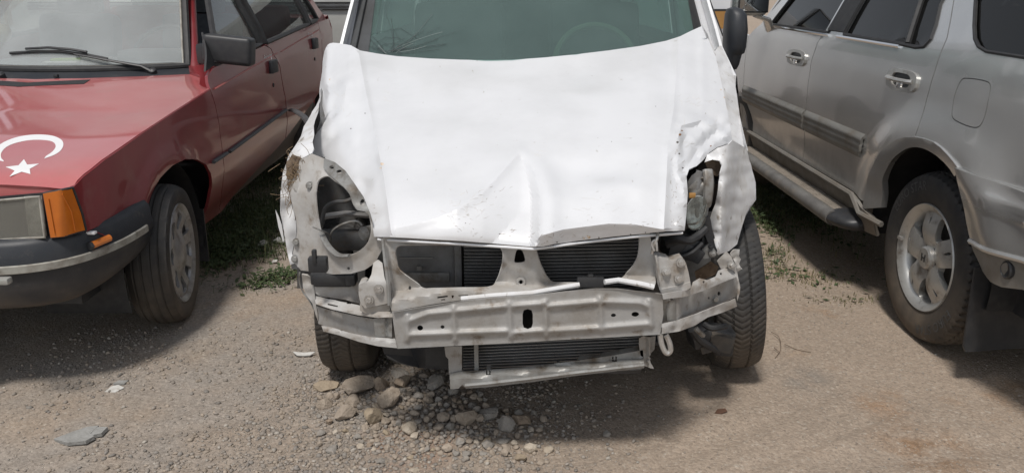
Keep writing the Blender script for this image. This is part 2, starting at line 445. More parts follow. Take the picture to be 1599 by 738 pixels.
    l.new(ad.outputs[0], bp.inputs["Height"]); l.new(bp.outputs[0], b.inputs["Normal"])
    return m
M['ground'] = ground_mat()
def build_ground():
    xs = sorted(set([-120, -60, -30, -15, -8, -5] + [round(-3.6 + i * .025, 3) for i in range(int(7.0 / .025) + 1)] + [5, 8, 15, 30, 60, 120]))
    ys = sorted(set([-120, -60, -20, -8, -3, 0, .6, 1.0] + [round(1.3 + i * .025, 3) for i in range(int(4.4 / .025) + 1)] + [6.3, 7.2, 8.5, 11, 15, 25, 50, 100, 200]))
    near = lambda x, y: -3.7 < x < 3.5 and 1.2 < y < 5.8
    mb = MB(); mb.grid([[Vector((x, y, ground_z(x, y) if near(x, y) else 0)) for x in xs] for y in ys])
    tag(mb.build('ground', M['ground']), kind='structure')
build_ground()

# ------------------------------------------------------------------ gravel and stones
def ico(sub):
    bm = bmesh.new(); bmesh.ops.create_icosphere(bm, subdivisions=sub, radius=1.0)
    bm.verts.index_update()
    v = np.array([tuple(p.co) for p in bm.verts]); f = np.array([[q.index for q in p.verts] for p in bm.faces]); bm.free()
    return v, f
def stone_mat(name, a, b, c):
    m = pm(name, a, .92, col2=b, nscale=22, dirt=c, dscale=45, bump=.5, bscale=110, spec=.2)
    return m
def tint_mat(name):                     # each pebble keeps its own natural colour
    m = bpy.data.materials.new(name); m.use_nodes = True
    n, l = m.node_tree.nodes, m.node_tree.links; b = n["Principled BSDF"]; b.inputs["Roughness"].default_value = .92; b.inputs["Specular IOR Level"].default_value = .2
    a = n.new("ShaderNodeAttribute"); a.attribute_name = "stone_colour"; l.new(a.outputs["Color"], b.inputs["Base Color"])
    return m
M['gravel'] = tint_mat('mixed_gravel')
def gravel(name, N, sampler, smin, smax, seed):
    g = np.random.default_rng(seed); v0, f0 = ico(1)
    v0 = v0[:12] if len(v0) == 12 else v0
    P = np.array(sampler(g, N)); N = len(P)
    size = smin * (smax / smin) ** (g.random(N) ** 2.6)
    sc = np.stack([g.uniform(.7, 1.25, N), g.uniform(.55, 1.0, N), g.uniform(.4, .8, N)], 1) * size[:, None] * .5
    V = v0[None] * (1 + g.uniform(-.28, .28, (N, len(v0), 1))) * sc[:, None]
    a = g.uniform(0, 6.283, N); t = g.uniform(-.4, .4, N)
    ca, sa, ct, st = np.cos(a)[:, None], np.sin(a)[:, None], np.cos(t)[:, None], np.sin(t)[:, None]
    x, y, z = V[..., 0], V[..., 1], V[..., 2]
    y, z = y * ct - z * st, y * st + z * ct
    x, y = x * ca - y * sa, x * sa + y * ca
    V = np.stack([x + P[:, 0:1], y + P[:, 1:2], z + P[:, 2:3] + (size * .12)[:, None]], 2).reshape(-1, 3)
    Fc = (f0[None] + (np.arange(N) * len(v0))[:, None, None]).reshape(-1, 3)
    me = bpy.data.meshes.new(name)
    me.vertices.add(len(V)); me.vertices.foreach_set("co", V.astype(np.float32).ravel())
    me.loops.add(Fc.size); me.loops.foreach_set("vertex_index", Fc.astype(np.int32).ravel())
    me.polygons.add(len(Fc)); me.polygons.foreach_set("loop_start", np.arange(0, Fc.size, 3, dtype=np.int32))
    me.update(calc_edges=True)
    k = g.random((N, 1)); w = g.random((N, 1))
    base = np.where(k < .45, np.array([[.285, .250, .215]]), np.where(k < .75, np.array([[.32, .268, .215]]), np.where(k < .92, np.array([[.23, .208, .185]]), np.array([[.38, .345, .30]]))))
    c = base * (0.8 + .36 * w)
    C = np.concatenate([np.repeat(c, len(v0), 0), np.ones((N * len(v0), 1))], 1)
    at_ = me.attributes.new("stone_colour", 'FLOAT_COLOR', 'POINT'); at_.data.foreach_set("color", C.astype(np.float32).ravel())
    me.materials.append(M['gravel'])
    o = bpy.data.objects.new(name, me); COL.objects.link(o)
    return o
def ground_px(u, v):
    p = atz(u, v, 0.0); p = atz(u, v, ground_z(p.x, p.y)); return p
def samp_gravel(g, N):
    out = []
    while len(out) < N:
        x, y = g.uniform(-2.0, .75), g.uniform(1.4, 3.1)
        q = Vector((x, y, 0))
        d = math.exp(-(((x + .30) / .48) ** 2 + ((y - 2.35) / .50) ** 2)) + .55 * math.exp(-(((x + .55) / .45) ** 2 + ((y - 1.95) / .4) ** 2)) \
            + .25 * max(0, min(1, (.15 - x) / .5)) * (.5 + .9 * noise.noise(q * 2.3))
        d *= .72 + .7 * noise.noise(q * 5.0)
        if x > .12: d *= max(0, 1 - (x - .12) * 2.6)
        if g.random() < d: out.append((x, y, ground_z(x, y)))
    return out
def samp_thin(g, N):
    out = []
    while len(out) < N:
        x, y = g.uniform(-2.6, 2.6), g.uniform(1.3, 5.0)
        if g.random() < .35 + .6 * noise.noise(Vector((x, y, 3)) * 1.7): out.append((x, y, ground_z(x, y)))
    return out
tag(gravel('gravel', 26000, samp_gravel, .004, .021, 3), 'loose grey and tan crushed gravel spread around the stone heap', 'gravel', kind='stuff')
tag(gravel('grit', 15000, samp_thin, .003, .010, 5), 'fine tan grit scattered over the dirt lot', 'grit', kind='stuff')

STONE = [stone_mat('tan_stone', (.37, .31, .25), (.29, .24, .19), (.20, .155, .115)), stone_mat('grey_stone', (.30, .275, .245), (.24, .22, .195), (.33, .28, .23)),
         stone_mat('pale_stone', (.46, .40, .325), (.37, .31, .24), (.24, .19, .14)), stone_mat('brown_stone', (.29, .225, .17), (.35, .28, .21), (.16, .12, .09)),
         stone_mat('buff_stone', (.37, .30, .215), (.29, .235, .175), (.22, .175, .13))]
def rock_mesh(seed, sub, flat=.62, mat=0):
    v, f = ico(sub); o = Vector((seed * 3.7, seed * 1.3, 0)); r = random.Random(seed)
    cuts = [(Vector((r.gauss(0, 1), r.gauss(0, 1), r.gauss(0, 1))).normalized(), r.uniform(.42, .78)) for _ in range(13)]
    P = []
    for p in v:
        p = Vector(p) * (1 + .22 * noise.noise(Vector(p) * 1.3 + o))
        for n, d in cuts:                 # broken faces
            k = p.dot(n)
            if k > d: p = p - n * (k - d) * .92
        p = p * (1 + .06 * noise.noise(Vector(p) * 4 + o))
        P.append(Vector((p.x, p.y * .85, p.z * flat)))
    w = max(abs(p.x) for p in P)
    me = bpy.data.meshes.new('stone'); me.from_pydata([tuple(p / w) for p in P], [], [tuple(int(i) for i in q) for q in f])
    me.materials.append(STONE[mat]); return me
def stone(name, u, v, wpx, me, label, group=None, rz=0.0, sink=.25):
    p = ground_px(u, v); dep = (p.y * cp_ + (CAM_H) * sp_)
    r = wpx / FPX * dep / 2
    o = bpy.data.objects.new(name, me); COL.objects.link(o)
    hz = max(q.co.z for q in me.vertices) * r
    o.location = (p.x, p.y, p.z + hz * (1 - sink) * .62); o.scale = (r, r, r); o.rotation_euler = (rnd.uniform(-.15, .15), rnd.uniform(-.15, .15), rz)
    return tag(o, label, 'stone', group)
named = [
 (559, 606, 56, 3, .62, 0, .1, 'broad brown stone block in front of the white car\'s left front tyre'),
 (608, 632, 42, 3, .95, 0, .5, 'tallest tan brown stone standing in the middle of the heap'),
 (541, 650, 36, 3, .8, 0, .9, 'rough round tan stone at the left end of the heap'),
 (584, 656, 34, 3, .75, 4, 2.0, 'buff stone with pointed top below the tallest stone'),
 (508, 604, 44, 2, .35, 4, .2, 'flat yellowish stone slab beside the white car\'s left tyre, leftmost of the heap'),
 (628, 602, 32, 2, .7, 3, .3, 'yellow brown cracked stone behind the tallest stone of the heap'),
 (595, 605, 28, 2, .8, 3, 1.3, 'dark brown stone squeezed between two larger stones of the heap'),
 (638, 672, 28, 2, .55, 2, .4, 'pale flat stone low on the heap\'s near slope'),
 (648, 681, 22, 2, .7, 2, 1.1, 'pale knobbly stone touching a flat pale stone near the heap foot'),
 (602, 677, 12, 2, .8, 4, .1, 'small yellow stone alone on grey gravel below the heap'),
 (680, 603, 38, 2, .6, 1, .5, 'large dark grey stone under the lower crossmember'),
 (653, 658, 22, 2, .4, 1, .2, 'flat slate grey stone lying on the heap'),
 (791, 668, 26, 2, .8, 1, .7, 'grey angular stone at the heap\'s right end'),
 (815, 659, 34, 2, .6, 3, .1, 'brown stone furthest right on the heap, in the car\'s shadow edge'),
 (784, 687, 28, 2, .25, 1, .0, 'thin flat grey stone lying at the heap\'s right foot'),
 (828, 704, 22, 2, .8, 2, .6, 'pale rounded stone in the small row right of the heap'),
 (855, 704, 17, 2, .7, 2, 1.6, 'last pale stone at the right end of the small row'),
 (804, 693, 13, 2, .8, 2, .8, 'small pale stone at the left end of the small row'),
 (788, 709, 18, 2, .7, 0, .4, 'tan stone lying apart below the small row of pale stones'),
 (564, 699, 13, 2, .7, 2, .2, 'small whitish stone on grey gravel left of the heap foot'),
 (647, 735, 22, 2, .5, 2, .2, 'pale stone at the bottom edge of the gravel'),
 (946, 679, 15, 2, .9, 1, .1, 'single round grey pebble on bare dirt before the white car'),
 (845, 723, 18, 2, .5, 0, .3, 'tan stone sunk in grit below the last pale stone'),
]
for i, (u, v, w, sub, flat, mt, rz, lab) in enumerate(named):
    stone('stone', u, v, w, rock_mesh(40 + i, sub, flat, mt), lab, None, rz, .2)
pool = [rock_mesh(100 + i, 2, rnd.uniform(.5, .9), [0, 1, 1, 1, 0, 4, 2, 1, 0, 3, 1, 0, 1, 0][i]) for i in range(14)]
placed = [(n[0], n[1], n[2]) for n in named]
cnt = 0; tries = 0
while cnt < 270 and tries < 20000:
    tries += 1
    u, v = rnd.gauss(665, 92), rnd.gauss(628, 38)
    if not (495 < u < 850 and 560 < v < 722): continue
    if u > 760 and v < 640: continue
    if u < 610 and v < 592: continue
    w = rnd.choice([10, 11, 12, 14, 16, 18, 21, 25, 29, 36]) * (1.0 if 575 < v < 660 else .7)
    if any(abs(u - a) < (w + c) * .37 and abs(v - b) < (w + c) * .22 for a, b, c in placed): continue
    placed.append((u, v, w)); cnt += 1
    me = rnd.choice(pool); colr = me.materials[0].name.split('_')[0]
    size = 'large' if w > 24 else 'middling' if w > 14 else 'small'
    place = 'under the white car\'s left front wheel side' if v < 600 and u < 680 else 'beneath the lower crossmember' if v < 612 else 'at the right end' if u > 745 else 'at the left end' if u < 575 else 'on the near foot' if v > 665 else 'in the middle'
    stone('stone', u, v, w, me, f'{size} {colr} rubble stone {place} of the heap', 'rubble stones in the heap', rnd.uniform(0, 6.28), .15)

# ------------------------------------------------------------------ grass and weeds
M['grass'] = pm('grass_blade', (.060, .085, .028), .7, col2=(.10, .115, .045), nscale=30, dirt=(.20, .17, .085), dscale=25, dlo=.56, dhi=.66)
M['dry_grass'] = pm('dry_grass_blade', (.15, .135, .06), .8, col2=(.09, .10, .04), nscale=30, dirt=(.27, .22, .13), dscale=25, dlo=.5, dhi=.62)
M['weed'] = pm('weed_leaf', (.035, .058, .020), .65, col2=(.07, .10, .035), nscale=25)
def grass(name, spots, label, mat='grass'):           # spots: (x, y, spread, count, height, leafy share)
    mb = MB(); r = random.Random(sum(map(ord, name)) + len(spots)); lf = MB()
    for x0, y0, sx, sy, n, h, leafy in spots:
        for _ in range(n):
            x, y = r.gauss(x0, sx), r.gauss(y0, sy); z = ground_z(x, y)
            a = r.uniform(0, 6.283); dx, dy = math.cos(a), math.sin(a)
            if r.random() < leafy:
                s = r.uniform(.008, .022); hz = z + abs(r.gauss(0, h * .45)) + .004
                e = Vector((dx, dy, r.uniform(-.3, .6))).normalized(); w = Vector((-dy, dx, r.uniform(-.3, .3)))
                c = Vector((x, y, hz))
                lf.add([c - e * s, c + w * s * .45, c + e * s, c - w * s * .45], [(0, 1, 2), (0, 2, 3)])
            else:
                hh = h * r.uniform(.4, 1.3); ln = hh * r.uniform(.2, 1.0); w = Vector((-dy, dx, 0)) * r.uniform(.0012, .0026)
                b = Vector((x, y, z - .003)); m1 = b + Vector((dx * ln * .35, dy * ln * .35, hh * .65)); t = b + Vector((dx * ln, dy * ln, hh * r.uniform(.75, 1)))
                mb.add([b - w, b + w, m1 + w * .8, m1 - w * .8, t], [(0, 1, 2, 3), (3, 2, 4)])
    if lf.v:
        n0 = len(mb.v); mb.add(lf.v, lf.f)
    o = mb.build(name, M[mat], smooth=False)
    if lf.v:
        o.data.materials.append(M['weed'])
        k = len(mb.f) - len(lf.f)
        for i, p in enumerate(o.data.polygons):
            if i >= k: p.material_index = 1
    return tag(o, label, 'grass', kind='stuff')
def gs(u, v, sx, sy, n, h, lf=.4):
    p = ground_px(u, v); return (p.x, p.y, sx, sy, n, h, lf)
grass('grass', [gs(395, 350, .15, .36, 5200, .07, .42), gs(370, 390, .12, .12, 1500, .035, .6), gs(430, 260, .13, .7, 2800, .10, .45), gs(405, 330, .15, .4, 130, .17, 0), gs(430, 400, .06, .12, 40, .11, 0), gs(440, 432, .08, .05, 420, .035, .45), gs(405, 445, .07, .05, 260, .025, .4), gs(345, 410, .05, .1, 400, .03, .6)],
      'dark green weeds and grass between the red car and the white wreck')
grass('grass', [gs(1205, 295, .09, .6, 3000, .07, .4), gs(1192, 345, .05, .2, 900, .05, .4), gs(1225, 320, .08, .3, 900, .06, .35), gs(1185, 310, .05, .25, 700, .09, .3)],
      'green grass strip between the white wreck and the silver car')
grass('grass', [gs(1245, 436, .12, .07, 240, .024, .15), gs(1300, 432, .10, .08, 120, .022, .1), gs(1215, 420, .06, .08, 200, .026, .2), gs(1335, 470, .05, .04, 50, .026, .1), gs(1290, 468, .08, .05, 60, .02, .1), gs(1210, 395, .05, .08, 200, .03, .3)],
      'thin dry grass tufts on the dirt beside the silver car\'s rear wheel', 'dry_grass')

# ------------------------------------------------------------------ litter
def shard(name, u, v, poly, mat, label, cat, thick=.004, lift=.004, tilt=(0, 0), curvek=0.0):
    p = ground_px(u, v); mb = MB()
    mb.sheet(poly, [], lambda a, b: Vector((p.x + a, p.y + b, p.z + lift + thick + a * tilt[0] + b * tilt[1] + curvek * a * a)), .02, thick, (0, 0, 1))
    return tag(mb.build(name, mat, smooth=False), label, cat)
M['slab'] = pm('grey_slab', (.30, .295, .28), .8, col2=(.24, .235, .22), nscale=30, bump=.4, bscale=70)
M['whitepl'] = pm('dirty_white_plastic', (.62, .61, .58), .5, col2=(.48, .46, .42), nscale=30)
shard('stone_slab', 127, 682, [(-.075, -.02), (-.02, -.045), (.035, -.04), (.05, -.015), (.03, .0), (.035, .045), (.0, .04), (-.035, .015)], M['slab'], 'flat grey broken slab lying on the dirt in the left foreground', 'slab', .012, .0, (.05, .05))
shard('slab_fragment', 152, 678, [(-.02, -.02), (.02, -.012), (.025, .02), (-.01, .025)], M['slab'], 'small grey fragment at the right tip of the flat broken slab', 'slab', .012, .0, (.1, .1))
shard('plastic_shard', 181, 607, [(-.03, -.02), (.01, -.026), (.03, .0), (.0, .02), (-.02, .012)], M['whitepl'], 'small whitish flake on the dirt before the red car', 'shard', .003, .002, (.05, .12))
shard('plastic_shard', 188, 599, [(-.02, -.01), (.02, -.012), (.024, .012), (-.01, .014)], M['slab'], 'small grey chip beside a whitish flake before the red car', 'shard', .006, .002)
shard('plastic_shard', 474, 556, [(-.042, .008), (-.02, -.012), (.03, -.012), (.045, .006), (.0, .010)], M['whitepl'], 'curved white plastic shard on the dirt left of the white car\'s front tyre', 'shard', .003, .008, (.0, .1), 3.0)
shard('plastic_shard', 411, 385, [(-.022, -.02), (.018, -.026), (.03, .0), (.0, .03), (-.02, .02)], M['whitepl'], 'white scrap in the weeds nearer the red car\'s wheel', 'shard', .004, .02, (.1, .25))
shard('plastic_shard', 436, 381, [(-.03, -.01), (.03, -.02), (.035, .012), (-.01, .03)], M['whitepl'], 'white scrap in the weeds nearer the white wreck', 'shard', .004, .02, (-.1, .3))
shard('plastic_shard', 429, 411, [(-.012, -.01), (.012, -.012), (.014, .01), (-.01, .012)], M['whitepl'], 'tiny white scrap at the near edge of the weeds', 'shard', .004, .01, (.1, .2))
shard('dry_leaf', 1125, 643, [(-.022, -.01), (.0, -.014), (.022, -.004), (.018, .012), (-.008, .012)], pm('leaf_brown', (.10, .05, .03), .8), 'dark brown dry leaf on the dirt before the white car\'s right tyre', 'leaf', .002, .003, (.1, .1))
mb = MB()
for k, pts in enumerate([[(1204, 520), (1216, 530), (1219, 546), (1210, 560)], [(1208, 546), (1218, 553)], [(1225, 541), (1245, 546), (1266, 551)]]):
    mb.tube(curve([ground_px(*q) + Vector((0, 0, .006 + .006 * math.sin(i * 2 + k))) for i, q in enumerate(pts)], 4), .0014, 5)
tag(mb.build('dry_twig', M['soil']), 'thin dark dry twig lying beside the white car\'s right tyre', 'twig')

# ------------------------------------------------------------------ wheels
def tyre_mb(c, axis, Rr, Wd, rim, pattern, up=Vector((0, 0, 1)), squash=0.0):
    a = Vector(axis).normalized(); e1 = (up - a * up.dot(a)).normalized(); e2 = a.cross(e1); c = Vector(c)
    hw = Wd / 2; N = {'v': 504, 'rib': 180, 'at': 300, 'plain': 48}[pattern]
    prof = []                               # (w, r, tread?)
    sh = Rr * .965
    for w, r in [(-.36, rim - .006), (-.44, rim + .012), (-.50, rim + (Rr - rim) * .42), (-.495, rim + (Rr - rim) * .66), (-.465, sh - .008)]: prof.append((w * Wd, r, 0))
    nt = 30 if pattern != 'plain' else 8
    for k in range(nt + 1):
        x = -1 + 2 * k / nt
        prof.append((x * hw * .88, Rr - .016 * abs(x) ** 3.2, 1))
    for w, r in [(.465, sh - .008), (.495, rim + (Rr - rim) * .66), (.50, rim + (Rr - rim) * .42), (.44, rim + .012), (.36, rim - .006)]: prof.append((w * Wd, r, 0))
    rows = []
    for i in range(N):
        th = 2 * math.pi * i / N; d = e1 * math.cos(th) + e2 * math.sin(th); row = []
        for w, r, tr in prof:
            g = 0
            if tr:
                x = w / hw
                if pattern == 'v':
                    ph = (th * 84 / (2 * math.pi) + 2.6 * abs(x)) % 1
                    if abs(abs(x) - .34) < .04: g = .007
                    elif ph < .17: g = .005 if abs(x) > .10 else .0025
                elif pattern == 'rib':
                    if min(abs(abs(x) - .22), abs(abs(x) - .58)) < .05: g = .006
                    elif abs(x) > .68 and (th * 90 / (2 * math.pi)) % 1 < .3: g = .003
                elif pattern == 'at':
                    ph = (th * 60 / (2 * math.pi) + .8 * x) % 1
                    if min(abs(abs(x) - .2), abs(abs(x) - .52)) < .045: g = .009
                    elif ph < .28: g = .008
            p = c + a * w + d * (r - g)
            if squash and p.z < squash: p = p + a * (squash - p.z) * (.5 * w / hw); p.z = squash * .0 + max(p.z, .002)
            row.append(p)
        rows.append(row)
    mb = MB(); n = len(prof); fs = []
    for i in range(N):
        i2 = (i + 1) % N
        for j in range(n - 1): fs.append((i * n + j, i * n + j + 1, i2 * n + j + 1, i2 * n + j))
    mb.add([p for r in rows for p in r], fs); return mb, e1, e2
def text_mesh(s, size, shear=0.0, extr=0.0):
    cu = bpy.data.curves.new('lettering', 'FONT'); cu.body = s; cu.size = size; cu.shear = shear; cu.extrude = extr; cu.align_x = 'CENTER'; cu.align_y = 'CENTER'; cu.resolution_u = 3
    o = bpy.data.objects.new('lettering', cu); COL.objects.link(o)
    me = o.to_mesh(); v = [p.co.copy() for p in me.vertices]; f = [tuple(p.vertices) for p in me.polygons]
    o.to_mesh_clear(); bpy.data.objects.remove(o); bpy.data.curves.remove(cu); return v, f
def wheel(parent, c, axis, Rr, Wd, rim, pattern, style, rot=0.0):
    """hub disc with tyre, rim and cap as its pieces; axis points outward"""
    a = Vector(axis).normalized(); c = Vector(c)
    hub = MB(); hub.lathe([(-.05, .02), (-.05, rim * .72), (-.02, rim * .72), (-.02, .02)], c, a, 28)
    w = hub.build('wheel', M['innerdark'], parent)
    t, e1, e2 = tyre_mb(c, a, Rr, Wd, rim, pattern)
    t.build('tyre', M['rubber'], w, angle=50)
    face = Wd * .5
    def P(x, y, o): return c + a * o + (e1 * y + e2 * x) if False else c + a * o + e1 * y - e2 * x
    rm = MB()
    rm.lathe([(-Wd * .40, rim - .012), (-Wd * .2, rim - .035), (face * .35, rim - .03), (face * .68, rim - .022), (face * .80, rim - .010), (face * .90, rim + .002), (face * .93, rim + .009), (face * .86, rim + .012), (face * .75, rim + .004)], c, a, 64)
    if style == 'five_spoke':
        ro = rim - .014
        outl = [(ro * math.cos(k * 2 * math.pi / 72), ro * math.sin(k * 2 * math.pi / 72)) for k in range(72)]
        holes = []
        for k in range(5):
            s = rot + k * 2 * math.pi / 5; m = s + math.pi / 5
            pol = lambda r, an: (r * math.sin(an), r * math.cos(an))
            h = [pol(.092, m - .10), pol(.086, m), pol(.092, m + .10), pol(.13, m + .22), pol(ro - .018, m + .29), pol(ro - .008, m + .17), pol(ro - .006, m), pol(ro - .008, m - .17), pol(ro - .018, m - .29), pol(.13, m - .22)]
            holes.append([(q.x, q.y) for q in curve([(x, y, 0) for x, y in h], 4, True)])
            sl = [pol(.132, s), pol(.142, s - .026), pol(ro - .030, s - .04), pol(ro - .024, s), pol(ro - .030, s + .04), pol(.142, s + .026)]
            holes.append([(q.x, q.y) for q in curve([(x, y, 0) for x, y in sl], 3, True)])
        def dish(x, y):
            r = math.hypot(x, y); an = (math.atan2(x, y) - rot) / (2 * math.pi / 5); an = abs(an - round(an)) * 2   # 0 on a spoke
            o = face * .66 + .016 * math.exp(-((r - .11) / .06) ** 2) - (.006 * max(0, (r - .12) / (ro - .12)) ** 2 if r > .12 else 0)
            return P(x, y, o + .004 - .010 * an * an)
        rm.sheet(outl, holes, dish, .0075, .026, a)
        r = rm.build('rim', M['alloy'], w, angle=32)
        cap = MB()
        cap.lathe([(face * .60, .050), (face * .60 + .026, .045), (face * .60 + .032, .038), (face * .60 + .033, .001)], c, a, 32)
        cap.build('hub_cap', M['alloy'], w)
        em = MB(); o = face * .60 + .0345    # the H emblem on the cap
        q = lambda x, y: P(x, y, o)
        fr = curve([(-.024, -.017, 0), (-.027, .018, 0), (0, .022, 0), (.027, .018, 0), (.024, -.017, 0), (0, -.021, 0)], 4, True)
        for poly in ([(-.016, .015), (-.009, .015), (-.008, .003), (.008, .003), (.009, .015), (.016, .015), (.013, -.015), (.007, -.015), (.007, -.004), (-.007, -.004), (-.007, -.015), (-.013, -.015)],):
            em.sheet(poly, [], lambda x, y: q(x, y), .012, .002, a)
        em.build('emblem', M['black'], w, smooth=False)
        for k in range(5):
            an = rot + math.pi / 5 + k * 2 * math.pi / 5
            cc = P(.062 * math.sin(an), .062 * math.cos(an), face * .60 - .004)
            nb = MB(); nb.lathe([(0, .0145), (.012, .0145), (.014, .011), (.006, .0095), (.004, .001)], cc, a, 8); nb.build('lug_nut', M['black'], w)
        vb = MB(); an = rot + math.pi / 5 + 2 * math.pi * 2 / 5
        vb.box(P(-rim + .004, .02, face * .9), (.012, .03, .012)); vb.build('balance_weight', M['steel'], w)
    elif style == 'cover':
        ro = rim - .004; outl = [(ro * math.cos(k * 2 * math.pi / 64), ro * math.sin(k * 2 * math.pi / 64)) for k in range(64)]; holes = []
        for k in range(8):
            m = rot + k * math.pi / 4; pol = lambda r, an: (r * math.sin(an), r * math.cos(an))
            h = [pol(.105, m - .14), pol(.105, m + .14), pol(ro - .035, m + .22), pol(ro - .022, m), pol(ro - .035, m - .22)]
            holes.append([(x.x, x.y) for x in curve([(p, q, 0) for p, q in h], 4, True)])
        def dome(x, y):
            r = math.hypot(x, y); return P(x, y, face * .72 + .022 * math.exp(-(r / .075) ** 4) + .012 * math.exp(-((r - .155) / .03) ** 2))
        rm.sheet(outl, holes, dome, .010, .012, a)
        r = rm.build('rim', M['hubcap'], w, angle=45)
    else:
        rm.lathe([(face * .35, rim - .04), (face * .2, rim * .7), (face * .45, rim * .45), (face * .5, .001)], c, a, 40)
        rm.build('rim', M['innergrey'], w)
    return w, P

# ------------------------------------------------------------------ silver off-road estate (right)
suv = thing('silver_suv', (2.46, 4.2, 0), 'silver grey off-road car with running board and smoked windows, seen from the rear left', 'car')
SX, SY, SA = 2.485, 2.965, R(.5)
S_AX, T_AX = Vector((-math.cos(SA), -math.sin(SA), 0)), Vector((-math.sin(SA), math.cos(SA), 0))
def SW(s, t, z):                        # car frame: s out to the flank that faces us (-s the far flank), t forward from the rear axle
    p = Vector((SX, SY, 0)) + S_AX * s + T_AX * t; p.z = z; return p
SUV_S = [(.25, .80), (.34, .845), (.42, .862), (.50, .858), (.58, .866), (.72, .874), (.86, .876), (.98, .872), (1.08, .862), (1.15, .842), (1.30, .775), (1.55, .655), (1.64, .58), (1.68, .50)]
def S_suv(t, z):
    s = smooth_tab(SUV_S, z) if z < 1.13 else lerp_tab(SUV_S, z)
    d = math.hypot((t - .05) * .9, z - .36)
    s += .035 * math.exp(-((d - .47) / .10) ** 2) * (1 if z > .3 else 0) * max(0, min(1, (1.0 - z) / .2))
    if t < -.55: s -= .10 * ((-.55 - t) / .45) ** 2
    if t > 2.9: s -= .12 * ((t - 2.9) / .6) ** 2
    return s
def suv_tz(u, v, off=0.0):
    s = .87; o = Vector((SX, SY, 0)); r = ray(u, v); c = Vector((0, 0, CAM_H))
    for _ in range(10):
        k = (s + (o - c).dot(S_AX)) / r.dot(S_AX)
        p = c + r * k; t = (p - o).dot(T_AX)
        s = .5 * s + .5 * (S_suv(t, p.z) + off)
    return (t, p.z)
def pxs(f, pts, off=0.0): return [f(u, v, off) for u, v in pts]
def flank(W_, S_, name, outline, mat, parent, holes=None, off=0.0, step=.045, thick=.014, sides=(1, -1), angle=38):
    res = []
    for sg in sides:
        mb = MB(); mb.sheet(outline, holes, lambda t, z: W_(sg * (S_(t, z) + off), t, z), step, thick, (W_(sg, 0, 0) - W_(0, 0, 0)))
        res.append(mb.build(name, mat, parent, angle=angle))
    return res
def suv_part(name, outline, mat, parent=None, **k): return flank(SW, S_suv, name, outline, mat, parent or suv, **k)
G_ = .006
# seams measured on the flank (t, z)
arch_out = pxs(suv_tz, [(1346, 326), (1350, 300), (1356, 270), (1378, 232), (1412, 214), (1456, 222), (1487, 252), (1497, 268)], .012)
arch_out = [(p.x, p.y) for p in curve([(a, b, 0) for a, b in arch_out], 3)]
arch_in = pxs(suv_tz, [(1374, 324), (1376, 285), (1384, 262), (1398, 243), (1421, 230), (1450, 236), (1482, 264), (1500, 300), (1509, 335)], .012)
arch_in = [(p.x, p.y) for p in curve([(a, b, 0) for a, b in arch_in], 3)]
rear_seam = pxs(suv_tz, [(1428, 213), (1433, 200), (1445, 160), (1465, 92), (1478, 60), (1484, 30), (1489, 0)])
belt_z = 1.145
TB = 1.425                              # door split
door_low = .435
rd = [(TB - G_ / 2, door_low), (TB - G_ / 2, 1.10), (TB - .03, belt_z)] + [suv_tz(1318, 56)] 
rs = rear_seam
# rear door: lower edge, arch edge, rear seam, up to the window frame
top = 1.585
TBs = [(TB, .44), (TB, .98), (TB - .03, 1.08), (TB - .075, 1.15), (TB - .11, top)]
rear_door = [(t - G_ / 2, z) for t, z in TBs] + [(rs[-1][0] + .03, top), (rs[-1][0], rs[-1][1])] + rs[::-1][1:] + [p for p in arch_out[::-1] if p[0] > rs[0][0] + .01] + [(arch_out[0][0], .44)]
rw_in = pxs(suv_tz, [(1318, 54), (1408, 69), (1430, 74), (1444, 73), (1454, 62), (1462, 40), (1469, 8)])
rwin = rw_in + [(rw_in[-1][0] + .02, 1.50), (rw_in[-1][0] + .06, 1.535), (rw_in[0][0] - .01, 1.535)]
fd_front = 2.62
front_door = [(t + G_ / 2, z) for t, z in TBs] + [(1.95, top), (fd_front - .18, 1.13), (fd_front, 1.05), (fd_front, .44)]
fw_in = pxs(suv_tz, [(1294, 51), (1204, 38)])
fwin = [fw_in[0], fw_in[1], (1.93, 1.535), (fw_in[0][0] - .03, 1.535)]
doorR = suv_part('rear_door', rear_door, M['silver'], holes=[rwin])
doorF = suv_part('front_door', front_door, M['silver'], holes=[fwin])
# quarter panel with its window
q = [rs[0]] + rs[1:] + [(rs[-1][0] + .03, top)]
q = [(p[0] - G_, p[1]) for p in q]
blow = pxs(suv_tz, [(1497, 266), (1599, 299)], .01)
qz = [(-.62, blow[1][1] + .02), (-.93, blow[1][1] + .03)]
qwin = pxs(suv_tz, [(1523, 0), (1521, 40), (1522, 60), (1528, 73), (1541, 81), (1599, 90)]); 
qwin = [(qwin[0][0] + .01, 1.50), (qwin[0][0] + .0, 1.535)][::-1] + qwin + [(-.74, qwin[-1][1] + .02), (-.78, 1.22), (-.74, 1.53)]
archq = [p for p in arch_out if p[0] < rs[0][0] - .01]
quarter = q[::-1] + archq + [blow[0], blow[1]] + qz + [(-.93, 1.15), (-.86, top)]
fuel = [(p.x, p.y) for p in curve([(t, z, 0) for t, z in pxs(suv_tz, [(1500, 126), (1512, 122), (1538, 126), (1547, 134), (1543, 160), (1534, 192), (1522, 200), (1498, 192), (1486, 181), (1489, 155)])], 4, True)]
fc = (sum(p[0] for p in fuel) / len(fuel), sum(p[1] for p in fuel) / len(fuel))
fuel_in = [(fc[0] + (a - fc[0]) * .965, fc[1] + (b - fc[1]) * .965) for a, b in fuel]
suv_part('quarter_panel', quarter, M['silver'], holes=[qwin, fuel], sides=(1,))
suv_part('quarter_panel', quarter, M['silver'], holes=[qwin], sides=(-1,))
suv_part('fuel_door', fuel_in, M['silver'], sides=(1,))
suv_part('fuel_door_recess', fuel, M['black'], sides=(1,), off=-.016)
